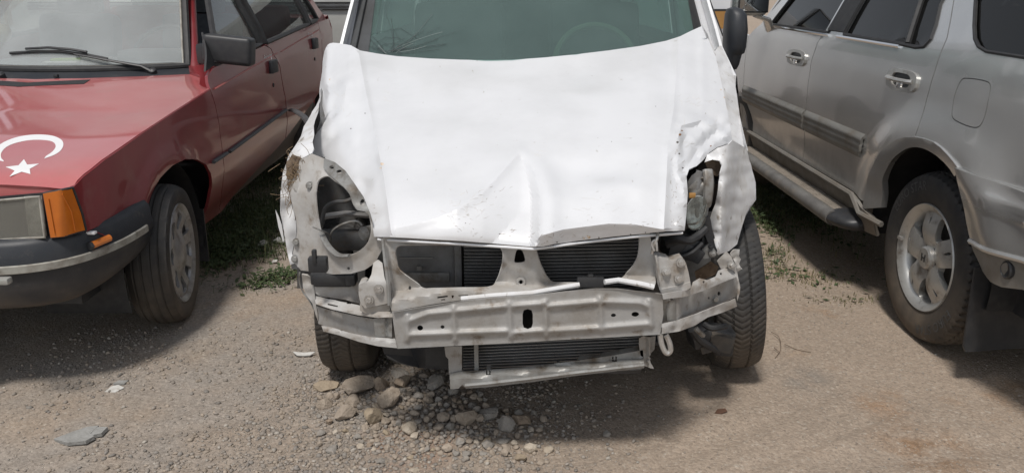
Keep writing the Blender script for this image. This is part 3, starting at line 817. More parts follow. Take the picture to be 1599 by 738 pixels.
for nm, wn, dr in (('window', rwin, doorR), ('window', fwin, doorF)):
    for o, sg in zip(dr, (1, -1)):
        mb = MB(); mb.sheet(wn, [], lambda t, z: SW(sg * (S_suv(t, z) - .012), t, z), .06, .004, SW(sg, 0, 0) - SW(0, 0, 0)); mb.build(nm, M['gl_suv'], o)
suv_part('quarter_window', qwin, M['gl_suv'], off=-.010, thick=.004)
def strip_on(W_, S_, name, pts, r, mat, parent, off=.0, sg=1, n=6, flat=None):
    mb = MB(); mb.tube([W_(sg * (S_(t, z) + off), t, z) for t, z in pts], r, n, flat=flat); return mb.build(name, mat, parent)
# rubber round the windows, pillar blackout, chrome waist strip
for wn, o in ((rwin, doorR[0]), (fwin, doorF[0])): strip_on(SW, S_suv, 'window_seal', dens(wn + [wn[0]], .06, False), .009, M['rubber_clean'], o, -.001)
strip_on(SW, S_suv, 'window_seal', dens(qwin + [qwin[0]], .06, False), .007, M['rubber_clean'], suv, -.001)
strip_on(SW, S_suv, 'waist_strip', dens([(rw_in[0][0] + .06, rw_in[0][1] - .012), (rw_in[1][0], rw_in[1][1] - .010)], .06, False), .008, M['chrome'], doorR[0], .006)
strip_on(SW, S_suv, 'waist_strip', dens([(fw_in[0][0] - .03, fw_in[0][1] - .012), (fw_in[1][0], fw_in[1][1] - .010)], .06, False), .008, M['chrome'], doorF[0], .006)
dv = pxs(suv_tz, [(1416, 68), (1428, 30), (1438, 0)]); dv.append((dv[-1][0] - .02, 1.53))
strip_on(SW, S_suv, 'window_divider', dens(dv, .06, False), .013, M['rubber_clean'], doorR[0], -.004)
suv_part('pillar_cover', [(fw_in[0][0] + .006, 1.152), (fw_in[0][0] - .024, 1.54), (rw_in[0][0] - .012, 1.54), (rw_in[0][0] - .004, 1.152)], M['rubber_clean'], off=.010, thick=.010, sides=(1,), step=.03)
# side mouldings with three ribs each
def ribbed(zc, half, cnt, amp):
    def f(z):
        k = (z - zc) / half
        return .012 * max(0, 1 - k ** 6) + amp * (math.cos(k * math.pi * cnt) ** 2 if abs(k) < .8 else 0)
    return f
fr = ribbed(.665, .058, 2, .006)
for dr, t0, t1, bev in ((doorR, .665, TB - .012, .03), (doorF, TB + .012, fd_front - .02, .0)):
    for o, sg in zip(dr, (1, -1)):
        mb = MB(); mb.sheet([(t0 + bev, .607), (t1, .607), (t1, .723), (t0, .723)], [], lambda t, z: SW(sg * (S_suv(t, z) + fr(z)), t, z), .012 if sg > 0 else .05, .012, SW(sg, 0, 0) - SW(0, 0, 0))
        mb.build('side_moulding', M['clad'], o, angle=60)
# wheel arch trim, rear bumper wrap, sill
for sg in (1, -1):
    suv_part('wheel_arch_trim', arch_out + arch_in[::-1][5:], M['silver'], off=.009, thick=.03, sides=(sg,), step=.02)
    bt = pxs(suv_tz, [(1492, 262), (1530, 276), (1599, 300)], .02)
    bl = pxs(suv_tz, [(1516, 376), (1599, 406)], .02)
    bbt = pxs(suv_tz, [(1519, 377), (1523, 392), (1535, 422), (1548, 440), (1565, 448), (1599, 452)], .0)
    ext = lambda p, d: (p[0] - d, p[1])
    up = [bt[0], bt[1], bt[2], ext((bt[2][0], bt[2][1]), .45), ext(bl[1], .45), bl[1], bl[0]] + pxs(suv_tz, [(1508, 335), (1500, 300)], .02)
    gr = [suv_tz(1535, 305, .02), suv_tz(1599, 330, .02)]; g2 = [suv_tz(1538, 321, .02), suv_tz(1599, 347, .02)]
    gr[1] = (gr[1][0] - .3, gr[1][1]); g2[1] = (g2[1][0] - .3, g2[1][1])
    def bump_s(t, z): return S_suv(t, z) + .022 + .010 * (math.exp(-(line_d(t, z, gr) / .010) ** 2) + math.exp(-(line_d(t, z, g2) / .010) ** 2))
    mb = MB(); mb.sheet(up, [], lambda t, z: SW(sg * bump_s(t, z), t, z), .018 if sg > 0 else .05, .02, SW(sg, 0, 0) - SW(0, 0, 0)); bump = mb.build('rear_bumper', M['silver'], suv, angle=50)
    lowp = [bl[0], bl[1], ext(bl[1], .45), ext(bbt[-1], .45)] + bbt[::-1]
    mb = MB(); mb.sheet(lowp, [], lambda t, z: SW(sg * (S_suv(t, z) + .014 - .10 * max(0, (bl[1][1] - z)) ), t, z), .04, .02, SW(sg, 0, 0) - SW(0, 0, 0)); mb.build('bumper_skirt', M['clad'], bump)
    e = dens([bl[0], bl[1], ext(bl[1], .40)], .05, False)
    strip_on(SW, S_suv, 'bumper_ledge', e, .010, M['silver'], bump, .022, sg)
    if sg > 0:
        pc = suv_tz(1572, 421, .01); c = SW(S_suv(*pc) + .006, *pc)
        mb = MB(); mb.lathe([(-.02, .030), (.006, .030), (.010, .025), (.004, .022), (.002, .001)], c, S_AX, 24); mb.build('bumper_plug', M['black'], bump)
# rear face of the body, tailgate, roof
mb = MB(); rows = []
for z in [.30, .45, .6, .8, 1.0, 1.15, 1.35, 1.6, 1.66]:
    s = S_suv(-.9, z) - .01; tt = -.93 - .03 * (z < .62) + .07 * max(0, (z - 1.1)) / .5
    rows.append([SW(s * k, tt - .04 * (1 - k * k) + .05 * abs(k) ** 8, z) for k in [-1, -.95, -.8, -.4, 0, .4, .8, .95, 1]])
mb.grid(rows); tg = mb.build('tailgate', M['silver'], suv)
mb = MB(); mb.sheet([(-.55, 1.18), (.55, 1.18), (.48, 1.54), (-.48, 1.54)], [], lambda s, z: SW(s, -.985 + .07 * max(0, z - 1.1) / .5, z), .15, .004, -T_AX); mb.build('rear_window', M['darkglass'], tg)
mb = MB(); rows = []
for t in [-.90, -.6, 0, .6, 1.2, 1.6, 1.95]:
    rows.append([SW(k * .655, t, 1.575 + .09 * (1 - abs(k) ** 3) - .02 * max(0, t - 1.4) - .02 * max(0, -t - .4)) for k in [-1, -.97, -.9, -.7, -.35, 0, .35, .7, .9, .97, 1]])
mb.grid(rows); mb.build('roof', M['silver'], suv)
# bonnet, front wing, nose
mb = MB(); rows = []
for t, z in [(2.60, 1.11), (2.8, 1.08), (3.0, 1.045), (3.2, 1.0), (3.36, .93), (3.42, .84), (3.44, .6), (3.42, .35)]:
    rows.append([SW(k * (.80 - .10 * max(0, t - 3.0)), t, z - .05 * abs(k) ** 5) for k in [-1, -.96, -.85, -.5, 0, .5, .85, .96, 1]])
mb.grid(rows); mb.build('bonnet', M['silver'], suv)
fa = [(2.66 + .42 * math.cos(R(a)), .36 + .42 * math.sin(R(a))) for a in range(175, 4, -10)]
suv_part('front_wing', [(fd_front + G_, .44), (fd_front + G_, 1.05), (2.75, 1.06), (3.0, 1.01), (3.3, .92), (3.40, .8), (3.40, .36)] + [(p[0] + .02, p[1]) for p in fa[::-1] if p[0] > 2.70 and p[0] < 3.08] , M['silver'])
for sg in (1, -1):                       # windscreen pillars
    mb = MB(); mb.tube(curve([SW(sg * .77, 2.62, 1.08), SW(sg * .73, 2.38, 1.28), SW(sg * .66, 1.98, 1.57)], 5), .035, 8); mb.build('windscreen_pillar', M['silver'], suv)
mb = MB(); mb.sheet([(-.72, 0), (.72, 0), (.62, 1), (-.62, 1)], [], lambda s, k: SW(s, 2.66 - .66 * k + .0 - .06 * s * s, 1.09 + .49 * k), .2, .005, T_AX); mb.build('windscreen', M['gl_suv'], suv)
# sill, running board
sill = pxs(suv_tz, [(1350, 331), (1330, 300), (1283, 279), (1158, 201)])
suv_part('sill', [(arch_out[0][0] - .07, .30), (arch_out[0][0] - .07, .385), (arch_out[0][0] + .06, .43), (fd_front, .435), (fd_front, .30)], M['clad'], off=.012, step=.05)
strip_on(SW, S_suv, 'sill_edge', [(arch_in[0][0] - .02, .375), (arch_out[0][0] + .02, .385), (arch_out[0][0] + .07, .425), (arch_out[0][0] + .16, .435), (2.4, .437)], .013, M['clad'], suv, .018)
tb0, tb1 = .66, 2.35
mb = MB(); rows = []
for i in range(40):                      # ribbed tread of the step
    k = i / 39; s = .835 + .105 * k
    rows.append([SW(s, t, .343 + (.004 if (i // 3) % 2 else 0)) for t in (tb0, .9, 1.3, 1.8, tb1)])
mb.grid(rows); stp = mb.build('running_board', M['tan_trim'], suv, angle=25)
mb = MB(); mb.tube([SW(.965, t, .322) for t in (tb0 + .03, 1.0, 1.5, 2.0, tb1)], .036, 12); mb.build('step_tube', M['step_grey'], stp)
mb = MB(); mb.box(SW(.90, (tb0 + tb1) / 2, .315), (.16, tb1 - tb0, .04), bev=.01); mb.build('step_base', M['black'], stp)
mb = MB(); rows = []                     # rounded black end cap
for k in range(9):
    a = k / 8 * math.pi / 2; f = math.cos(a); t = tb0 + .06 - .17 * math.sin(a)
    c0 = .895 - .02 * (1 - f)
    rows.append([SW(c0 + (.105 * max(f, .02) ** .6) * math.cos(b) , t, .322 + .043 * max(f, .02) ** .5 * math.sin(b)) for b in [2 * math.pi * j / 20 for j in range(20)]])
mb.grid(rows, True); mb.build('step_end', M['black'], stp)
# handles: bezel, dark pocket, pull, keyhole
for o, cx, cy, w, h in ((doorR[0], 1409, 125, 23, 16), (doorF[0], 1244.5, 90, 13.5, 12.5)):
    c = suv_tz(cx, cy); a = suv_tz(cx - w, cy - h * .35); b = suv_tz(cx + w, cy + h * .35)
    hw, hh = abs(a[0] - b[0]) / 2, .043
    oval = lambda kx, ky, dx=0, dy=0: [(c[0] + dx + hw * kx * math.copysign(abs(math.cos(g)) ** .6, math.cos(g)), c[1] + dy + hh * ky * math.copysign(abs(math.sin(g)) ** .6, math.sin(g))) for g in [2 * math.pi * i / 28 for i in range(28)]]
    mb = MB(); mb.sheet(oval(1, 1), [oval(.62, .66)], lambda t, z: SW(S_suv(t, z) + .009, t, z), .012, .012, S_AX); hd = mb.build('door_handle', M['alloy'], o)
    mb = MB(); mb.sheet(oval(.66, .70), [], lambda t, z: SW(S_suv(t, z) + .001 , t, z), .02, .004, S_AX); mb.build('handle_pocket', M['black'], o)
    mb = MB(); mb.tube(curve([SW(S_suv(*c) + f, c[0] + hw * k, c[1] + .002) for k, f in ((-.80, .010), (-.6, .024), (0, .030), (.6, .024), (.86, .010))], 4), .0115, 8, flat=.8); mb.build('handle_pull', M['alloy'], o)
    mb = MB(); mb.lathe([(0, .022), (.006, .020), (.008, .001)], SW(S_suv(*c) + .004, c[0] + .008, c[1] - .018), S_AX, 16); mb.build('handle_pocket_cup', M['chrome'], o)
# wheels with liner, mud flap, brake glimpse
wc = Vector((SX, SY, 0)) + S_AX * .765 + T_AX * .05; wc.z = .342
wr, PW = wheel(suv, wc, S_AX, .342, .21, .203, 'at', 'five_spoke', rot=-.10)
v_, f_ = text_mesh('EURO STAR', .052, 0, 0)
for base_an in (.62, .62 + math.pi):
    mb = MB(); vs = []
    for p in v_:
        rr = .282 + p.y; an = -base_an + p.x / .282
        vs.append(PW(rr * math.sin(an), rr * math.cos(an), .1065 - .003 * ((p.y) / .03) ** 2))
    mb.add(vs, f_); mb.build('sidewall_lettering', pm('raised_rubber_letter', (.075, .075, .075), .7), wr, smooth=False)
for s_, t_ in ((.765, 2.67), (-.765, .05), (-.765, 2.67)):
    p = SW(s_, t_, .342); wheel(suv, p, S_AX * (1 if s_ > 0 else -1), .342, .21, .203, 'plain', 'plain')
for t0 in (.10, 2.67):
    for sg in (1, -1):
        mb = MB(); rows = []
        for a in range(-10, 191, 10):
            rr = .47 if t0 < 1 else .43
            rows.append([SW(sg * s, t0 + rr * math.cos(R(a)), .36 + rr * 0.92 * math.sin(R(a))) for s in (.50, .70, .84)])
        mb.grid(rows); mb.grid([[p[0], SW(sg * .50, t0, .36)] for p in rows]); mb.build('wheel_arch_liner', M['rubber_clean'], suv)
fl = pxs(suv_tz, [(1511, 372), (1514, 440), (1516, 488), (1524, 500), (1599, 497)])
mb = MB(); p0 = SW(.87, -.34, 0); 
mb.sheet([(.60, .13), (.885, .13), (.895, .15), (.895, .44), (.60, .44)], [], lambda s, z: SW(s, -.335 - .05 * (.44 - z) + .015 * math.sin(s * 12), z), .06, .008, -T_AX); mb.build('mud_flap', M['black'], suv)
# mirror
mc = suv_tz(1172, 10)
mP = at(1174, 4, 5.05)
mb = MB(); mb.box(mP + Vector((0, .06, .02)), (.215, .11, .20), bev=.04, seg=3); mir = mb.build('door_mirror', M['silver'], suv, angle=50)
mb = MB(); mb.box(mP + Vector((.012, .004, .022)), (.185, .012, .165), bev=.005); mb.build('mirror_seal', M['black'], mir)
mb = MB(); mb.box(mP + Vector((.012, -.003, .022)), (.168, .006, .148), bev=.002); mb.build('mirror_glass', M['mirror'], mir)
mb = MB(); mb.tube([mP + Vector((.04, .05, -.075)), mP + Vector((.12, .07, -.10)), SW(.84, 2.24, 1.10)], [.03, .035, .045], 8, flat=.5); mb.build('mirror_stalk', M['silver'], mir)
# floor, bulkheads and seats inside
mb = MB(); mb.box(SW(0, 1.2, .36), (1.46, 3.9, .16)); mb.build('floor_pan', M['black'], suv)
for sg in (1, -1):
    mb = MB(); mb.box(SW(sg * .74, 1.6, .75), (.10, 1.9, .68)); mb.build('door_trim', M['cabin'], suv)
    mb = MB(); mb.box(SW(sg * .72, -.35, .98), (.14, 1.0, .30)); mb.build('rear_trim', M['cabin'], suv)
for s in (.36, -.36):
    for t in (1.25, .35):
        mb = MB(); mb.box(SW(s, t, .98), (.46, .14, .62), bev=.05); mb.box(SW(s, t - .03, 1.38), (.27, .10, .19), bev=.04); mb.box(SW(s, t + .25, .66), (.48, .5, .16), bev=.05); mb.build('seat', M['cabin'], suv)
mb = MB(); mb.box(SW(0, 2.35, .98), (1.36, .34, .22), bev=.05); mb.build('dashboard', M['cabin'], suv)
mb = MB(); sc = SW(.36, 2.08, 1.06); mb.tube([sc + Vector((.18 * math.cos(a), .07 * math.sin(a), .17 * math.sin(a))) for a in [2 * math.pi * k / 28 for k in range(29)]], .014, 6); mb.build('steering_wheel', M['black'], suv)

# ------------------------------------------------------------------ red saloon (left)
red = thing('red_sedan', (-2.30, 4.5, 0), 'old red saloon with a white crescent and star on its faded bonnet', 'car')
RX, RY = -2.30, 3.2
def RW(s, t, z): return Vector((RX + s, RY + t, z))
RED_S = [(.22, .77), (.32, .825), (.46, .868), (.56, .878), (.66, .876), (.78, .880), (.872, .884), (.89, .874), (.96, .868), (1.03, .852), (1.06, .838), (1.45, .66)]
def S_red(t, z):
    zr = z - .045 * t
    s = lerp_tab(RED_S, zr)
    d = math.hypot(t - .03, zr - .30)
    s += .018 * math.exp(-((d - .38) / .05) ** 2)
    if t < -.35: s -= .06 * ((-.35 - t) / .4) ** 2
    if t > 2.6: s -= .05 * ((t - 2.6) / .9) ** 2
    return s
def red_tz(u, v, off=0.0):
    s = .87; r = ray(u, v)
    for _ in range(10):
        k = (RX + s) / r.x; t = r.y * k - RY; z = CAM_H + r.z * k
        s = .5 * s + .5 * (S_red(t, z) + off)
    return (t, z)
def red_part(name, outline, mat, parent=None, **k): return flank(RW, S_red, name, outline, mat, parent or red, **k)
def pr(*pts, off=0.0): return [red_tz(u, v, off) for u, v in pts]
seamA = pr((328, 140), (336, 165), (342, 195), (347, 236), (346, 300), (345, 331))           # wing / front door
seamB = pr((413, 70), (423, 76), (432, 92), (437, 104), (439, 118), (445, 150), (447, 172), (446, 216))  # front / rear door
arch = pr((331, 292), (329, 270), (322, 257), (308, 249), (290, 248), (270, 258), (250, 278), (238, 300), (231, 320))
wing = seamA + [(arch[0][0] + .005, seamA[-1][1])] + arch + pr((205, 330), (170, 345), (136, 361), (128, 330), (113, 294))
# upper edge of the wing follows the bonnet seam
hood_seam = pr((113, 294), (130, 276), (164, 249), (220, 210), (270, 177), (328, 140))
tF = hood_seam[0][0]; tR = hood_seam[-1][0]
wing = wing[:-1] + hood_seam[:-1]
red_part('front_wing', wing, M['red'], step=.035, angle=28)
low = pr((345, 331), (446, 216))
sl = lambda t: low[0][1] + (low[1][1] - low[0][1]) * (t - low[0][0]) / (low[1][0] - low[0][0])
belt = pr((316, 122), (400, 78), (416, 70), (490, 38))
bz = lambda t: .951 + .0545 * t
def shift(pts, d): return [(t + d, z) for t, z in pts]
tB = seamB[0][0]; tA = seamA[0][0]
tC = red_tz(503, 80)[0]
fdoor = shift(seamA, G_) + shift(seamB[::-1], -G_) + [(tB - .01, bz(tB)), (tA + .10, bz(tA + .1)), (tA + .02, seamA[0][1] + .06)]
fdoor[len(seamA) + len(seamB) - 1] = (tB - .004, bz(tB) - .0)
rdoor = shift(seamB, G_) + [(tC - .25, sl(tC)), (tC - .12, .62), (tC - .01, .85), (tC, bz(tC))]
FD = red_part('front_door', fdoor, M['red'], step=.04, angle=24)
RD = red_part('rear_door', rdoor, M['red'], step=.04, angle=24)
tE = 3.62
arch2 = [(tC + .30 + .37 * math.cos(R(a)), .40 + .37 * math.sin(R(a))) for a in range(-10, 191, 12)]
rq = [(tC + G_, bz(tC)), (tC + G_, .85), (tC - .11, .62)] + arch2[::-1][2:] + [(tE, .42), (tE + .03, .70), (tE + .06, .95), (tE - .02, bz(tE) - .03)]
red_part('rear_wing', rq, M['red'], step=.05, angle=24)
red_part('lower_sill', [(seamA[-1][0] - .02, .24), (seamA[-1][0] - .02, sl(seamA[-1][0]) + .01), (tC - .25, sl(tC) - .005), (tC - .25, .30)], M['bumper_black'], off=-.02, step=.08)
# waist moulding, body rub strip and pressed crease
def red_strip(name, pts, r, mat, parent, off=.004, sg=1, flat=None): return strip_on(RW, S_red, name, pts, r, mat, parent, off, sg, 6, flat)
for sg, fo, ro in ((1, FD[0], RD[0]), (-1, FD[1], RD[1])):
    cr = pr((335, 139), (400, 101), (433, 83)); c2 = pr((438, 81), (470, 62), (497, 47))
    red_strip('crease_strip', dens(cr, .06, False), .0042, pm('pale_red_strip', (.42, .12, .11), .4), fo, .001, sg); red_strip('crease_strip', dens(c2, .06, False), .0042, bpy.data.materials['pale_red_strip'], ro, .001, sg)
    red_strip('rub_strip', dens(pr((356, 237), (445, 172)), .06, False), .016, M['grey_strip'], fo, .004, sg, .6)
    red_strip('rub_strip', dens(pr((331, 253), (352, 239)), .06, False), .016, M['grey_strip'], red, .004, sg, .6)
# rub strip of the rear door torn loose, bent outwards and hanging
a = RW(S_red(*red_tz(450, 172)) + .02, *red_tz(450, 172))
mb = MB(); mb.tube(curve([a, at(462, 174, a.y - .22), at(476, 184, a.y - .5), at(486, 200, a.y - .8), at(496, 226, a.y - 1.0)], 6), .022, 8, flat=.5); mb.build('loose_rub_strip', M['grey_strip'], RD[0])
# windows
zt = lambda t: 1.40 + .03 * t
w1 = [(tA + .17, bz(tA + .17) + .012), (tB - .055, bz(tB) + .012), (tB - .09, zt(tB)), (tA + .62, zt(tA + .6))]
w2 = [(tB + .045, bz(tB) + .012), (tC - .30, bz(tC - .3) + .012), (tC - .34, zt(tC)), (tB + .02, zt(tB))]
w3 = [(tC - .26, bz(tC - .26) + .012), (tC + .02, bz(tC) + .016), (tC - .17, zt(tC) - .03), (tC - .30, zt(tC))]
for nm, wn, par in (('window', w1, FD), ('window', w2, RD), ('quarter_window', w3, RD)):
    for o, sg in zip(par, (1, -1)):
        mb = MB(); mb.sheet(wn, [], lambda t, z: RW(sg * (S_red(t, z) - .015), t, z), .1, .004, (sg, 0, 0)); g = mb.build(nm, M['gl_side'], o)
        red_strip('window_frame', dens(wn + [wn[0]], .08, False), .018, M['rubber_clean'], g, -.008, sg, .8)
        if wn is w1:
            mb = MB(); mb.sheet([(tA + .02, bz(tA) + .0), (tA + .19, bz(tA + .19) + .01), (tA + .19, bz(tA + .19) + .16), (tA + .13, bz(tA) + .10)], [], lambda t, z: RW(sg * (S_red(t, z) - .004), t, z), .06, .01, (sg, 0, 0)); mb.build('mirror_base', M['rubber_clean'], o)
for sg in (1, -1):
    mb = MB(); P_ = [at(306, 140, RY + 1.0), at(304, 112, RY + 1.08), at(301.5, 60, RY + 1.26), at(298, 0, RY + 1.46), at(297.5, -60, RY + 1.66)]
    mb.tube(curve([RW(sg * (p.x - RX), p.y - RY, p.z) for p in P_], 5), .027, 10); mb.build('windscreen_pillar', M['red'], red)
    cpil = [(tC - .16, bz(tC) + .0), (tC + .42, bz(tC) + .0), (tC + .24, 1.20), (tC + .02, 1.46), (tC - .22, 1.46), (tC - .12, zt(tC) - .03), (tC + .05, bz(tC) + .03)]
    mb = MB(); mb.sheet(cpil, [], lambda t, z: RW(sg * (S_red(t, z) - .003), t, z), .06, .02, (sg, 0, 0)); mb.build('rear_pillar', M['red'], red)
    mb = MB(); mb.tube([RW(sg * (S_red(tA + .72, 1.44) - .0), tA + .66, 1.45), RW(sg * S_red(tC, 1.47), tC - .1, 1.485)], .03, 8); mb.build('roof_rail', M['red'], red)
mb = MB(); rows = []
for t in [tA + .74, tA + 1.0, 1.8, 2.2, tC + .02]:
    rows.append([RW(k * .66, t, 1.455 + .05 * (1 - k * k) + .01 * t) for k in [-1, -.9, -.6, 0, .6, .9, 1]])
mb.grid(rows); mb.build('roof', M['red'], red)
for sg in (1, -1):                       # red corner between bonnet, pillar and door
    mb = MB(); mb.sheet([(.865, .62), (.80, .70), (.74, .88), (.66, .95), (.60, 1.10), (.78, 1.10), (.85, .80)], [], lambda s, t: RW(sg * s, t, .902 + (t - .6) * .14 - .25 * max(0, s - .80)), .05, .02, (0, 0, 1)); mb.build('cowl_corner', M['red'], red)
# boot
mb = MB(); rows = []
for t, z in [(tC + .38, bz(tC) + .02), (tE - .2, bz(tE) + .0), (tE + .01, bz(tE) + .01), (tE + .05, bz(tE) - .10), (tE + .03, .75), (tE, .45)]:
    rows.append([RW(k * (S_red(t, z) - .004), t + .0, z - .015 * abs(k) ** 6) for k in [-1, -.98, -.9, -.5, 0, .5, .9, .98, 1]])
mb.grid(rows); boot = mb.build('boot_lid', M['red'], red)
mb = MB(); mb.box(RW(0, tE - .03, bz(tE) + .03), (1.5, .12, .02), bev=.006); mb.build('boot_spoiler', M['black'], boot)
mb = MB(); mb.sheet([(-.66, 0), (.66, 0), (.60, 1), (-.60, 1)], [], lambda s, k: RW(s, tC + .40 - .38 * k, bz(tC) + .02 + .37 * k), .2, .005, (0, 1, 0)); mb.build('rear_window', M['gl_side'], red)
mb = MB(); mb.box(RW(0, tE + .09, .60), (1.62, .14, .22), bev=.04); mb.build('rear_bumper', M['bumper_black'], red)
# bonnet
def sh(t): return lerp_tab([(p[0], S_red(*p)) for p in hood_seam], t)
def seam_z(t): return lerp_tab([p for p in hood_seam], t)
ZF = at(20, 284, RY + tF - .045).z
def zh(s, t):
    w = sh(t) - .004; k = min(1, abs(s) / w)
    ctr = lerp_tab([(tF - .06, ZF), (tF + .05, ZF + .030), (-.2, ZF + .075), (.2, .865), (.75, .938), (1.0, .955)], t)
    e = seam_z(t) + .004
    sh_ = .70 - .04 * max(0, -t)
    if k < sh_: z = ctr - .012 * (k / sh_) ** 2
    else:
        q = (k - sh_) / (1 - sh_); zs = ctr - .012
        z = zs + (e - zs) * (q * q * (1.6 - .6 * q))
    return z
hood_out = []
for t in [tF + (tR - tF) * i / 12 for i in range(13)]: hood_out.append((sh(t) - .004, t))
hood_out += [(.80, .70), (.74, .88), (.66, .95), (.45, .845), (.22, .765), (0, .735), (-.22, .765), (-.45, .845), (-.66, .95), (-.74, .88), (-.80, .70)] + [(-(sh(t) - .004), t) for t in [tF + (tR - tF) * i / 12 for i in range(12, -1, -1)]]
fe = lambda s: tF - .055 * (1 - (abs(s) / .86) ** 2)
hood_out += [(s, fe(s)) for s in (-.7, -.45, -.2, 0, .2, .45, .7)]
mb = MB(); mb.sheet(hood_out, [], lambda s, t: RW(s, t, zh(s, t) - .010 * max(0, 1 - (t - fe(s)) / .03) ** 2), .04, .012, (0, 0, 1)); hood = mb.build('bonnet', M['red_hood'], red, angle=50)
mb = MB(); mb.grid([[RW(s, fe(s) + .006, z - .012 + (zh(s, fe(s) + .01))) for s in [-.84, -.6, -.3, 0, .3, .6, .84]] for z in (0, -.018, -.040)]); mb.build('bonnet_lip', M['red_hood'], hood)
def hood_px(u, v):                        # pixel -> (s, t) on the bonnet
    z = .87
    for _ in range(14):
        p = atz(u, v, z); z = .5 * z + .5 * zh(p.x - RX, p.y - RY)
    return (p.x - RX, p.y - RY)
def on_hood(name, outline, mat, lift=.0012, thick=.001, step=.02):
    mb = MB(); mb.sheet(outline, [], lambda s, t: RW(s, t, zh(s, t) + lift), step, thick, (0, 0, 1)); return mb.build(name, mat, hood)
outer = [(-22, 262), (-18, 245), (0, 226), (25, 215), (55, 210.5), (80, 212), (95, 218), (99, 226), (95, 235), (85, 242), (69, 248)]
inner = [(72, 244), (82, 237), (87, 229), (83, 222), (70, 219), (48, 219), (25, 223.5), (10, 230), (2, 239), (2, 247), (6, 252), (-4, 251.5), (-14, 262)]
on_hood('crescent', [tuple(p[:2]) for p in curve([(*hood_px(*q), 0) for q in outer], 4)] + [tuple(p[:2]) for p in curve([(*hood_px(*q), 0) for q in inner], 4)], M['decal'])
on_hood('star', [hood_px(*q) for q in [(37.5, 249), (42.5, 257.5), (61, 256), (46.5, 264), (47.5, 272), (34, 268.5), (15, 276), (23, 267), (9, 261), (29, 258.5)]], M['decal'])
# small grille slots in the bonnet, washer jets
on_hood('bonnet_vent', [hood_px(*q) for q in [(26, 136), (36, 130), (141, 125), (131, 131.5)]], M['rubber_clean'], .002, .004)
hp = [hood_px(*q) for q in [(26, 136), (36, 130), (141, 125), (131, 131.5)]]
on_hood('bonnet_vent', [(-s, t) for s, t in hp], M['rubber_clean'], .002, .004)
for s, t in (hood_px(88, 121), (-hood_px(88, 121)[0] - .2, hood_px(88, 121)[1])):
    mb = MB(); mb.box(RW(s, t, zh(s, t) + .007), (.022, .018, .016), bev=.004); mb.build('washer_jet', M['black'], hood)
# scuttle, windscreen with rubber, wiper
def yw(x, z): return RY + .885 + (z - .975) * 1.05 + .58 * (x - RX) ** 2
gl = lambda s, z: Vector((RX + s, yw(RX + s, z), z))
mb = MB(); mb.grid([[RW(s, .70 + .57 * s * s + d, z) for s in [-.74, -.6, -.45, -.3, -.15, 0, .15, .3, .45, .6, .74]] for d, z in ((0, .915), (.05, .928), (.12, .945), (.20, .968))]); mb.build('scuttle_panel', M['bumper_black'], red)
wr_ = [on(u, v, yw, 4.4) for u, v in ((293, 102), (290, 50), (287.5, 0), (286, -60))]
ws = [(p.x - RX, p.z) for p in wr_]; ws = [(-s, z) for s, z in ws[::-1]] + ws
mb = MB(); mb.sheet(ws, [], gl, .1, .006, (0, -1, .6)); wsc = mb.build('windscreen', M['gl_red'], red)
mb = MB(); mb.tube([gl(s, z) for s, z in dens(ws + [ws[0]], .07, False)], .022, 8, flat=.7); mb.build('windscreen_rubber', M['rubber_clean'], wsc)
mb = MB(); mb.tube([gl(s * .972, ws[-4][1] + (z - ws[-4][1]) * .985 + .010) - Vector((0, .014, 0)) for s, z in dens(ws + [ws[0]], .07, False)], .005, 6); mb.build('windscreen_bead', M['strip'], wsc)
def wsp(u, v, off=.012):
    p = on(u, v, lambda x, z: yw(x, z), 4.4); return p - Vector((0, off, 0))
wb = [wsp(244, 110, .05), wsp(228, 102, .05), wsp(190, 96, .04), wsp(150, 89, .03), wsp(120, 84, .025)]
mb = MB(); mb.tube(wb, [.017, .014, .011, .009, .008], 8, flat=.6); wip = mb.build('wiper_arm', M['black'], red)
bl_ = [wsp(18, 83), wsp(60, 80), wsp(95, 80), wsp(135, 85), wsp(170, 92)]
mb = MB(); mb.tube(bl_, .008, 6); mb.build('wiper_blade', M['rubber_clean'], wip)
mb = MB(); mb.tube([p - Vector((0, .012, -.010)) for p in (wsp(45, 79), wsp(80, 77), wsp(115, 80), wsp(140, 84))], .007, 6); mb.build('wiper_bridge', M['black'], wip)
mb = MB(); mb.lathe([(-.03, .022), (.02, .02), (.026, .012), (.027, .001)], wb[0] + Vector((0, .01, -.01)), (0, -.5, .8), 12); mb.build('wiper_spindle', M['black'], wip)
mb = MB(); p_ = atz(1, 119, .945); mb.lathe([(-.03, .024), (.012, .022), (.02, .014), (.021, .001)], p_, (0, -.3, .9), 14); mb.build('wiper_spindle', M['black'], red)
# nose: headlamps, amber corner lamps, grille, bumper
def nose(s): return tF - .03 - .055 * (1 - (abs(s) / .86) ** 2)
def nz_(u, v, off=0.0):                   # pixel -> (s, z) on the nose
    s = .6
    for _ in range(10):
        Y = RY + nose(s) + off; p = at(u, v, Y); s = .5 * s + .5 * (p.x - RX)
    return (s, p.z)
hl = [nz_(*q) for q in [(-34, 312), (-30, 378), (77, 371), (65, 303.5)]]
h_in = [nz_(*q) for q in [(-30, 315), (-27, 374), (74, 368), (62.5, 306.5)]]
amb = [(67, 302.5), (79, 371), (100, 369), (133, 360), (127, 335), (112, 293.5), (95, 297)]
def corner(u, v):
    y0 = RY + tF - .050 + .0004 * (u - 67); eu = lerp_tab([(293, 113), (335, 128), (361, 135)], v); ey = RY + lerp_tab([(293, red_tz(113, 294)[0]), (361, red_tz(135, 361)[0])], v)
    k = max(0, min(1, (u - 92) / (eu - 92))); return at(u, v, y0 + (ey - y0) * k ** 1.5 - .006)
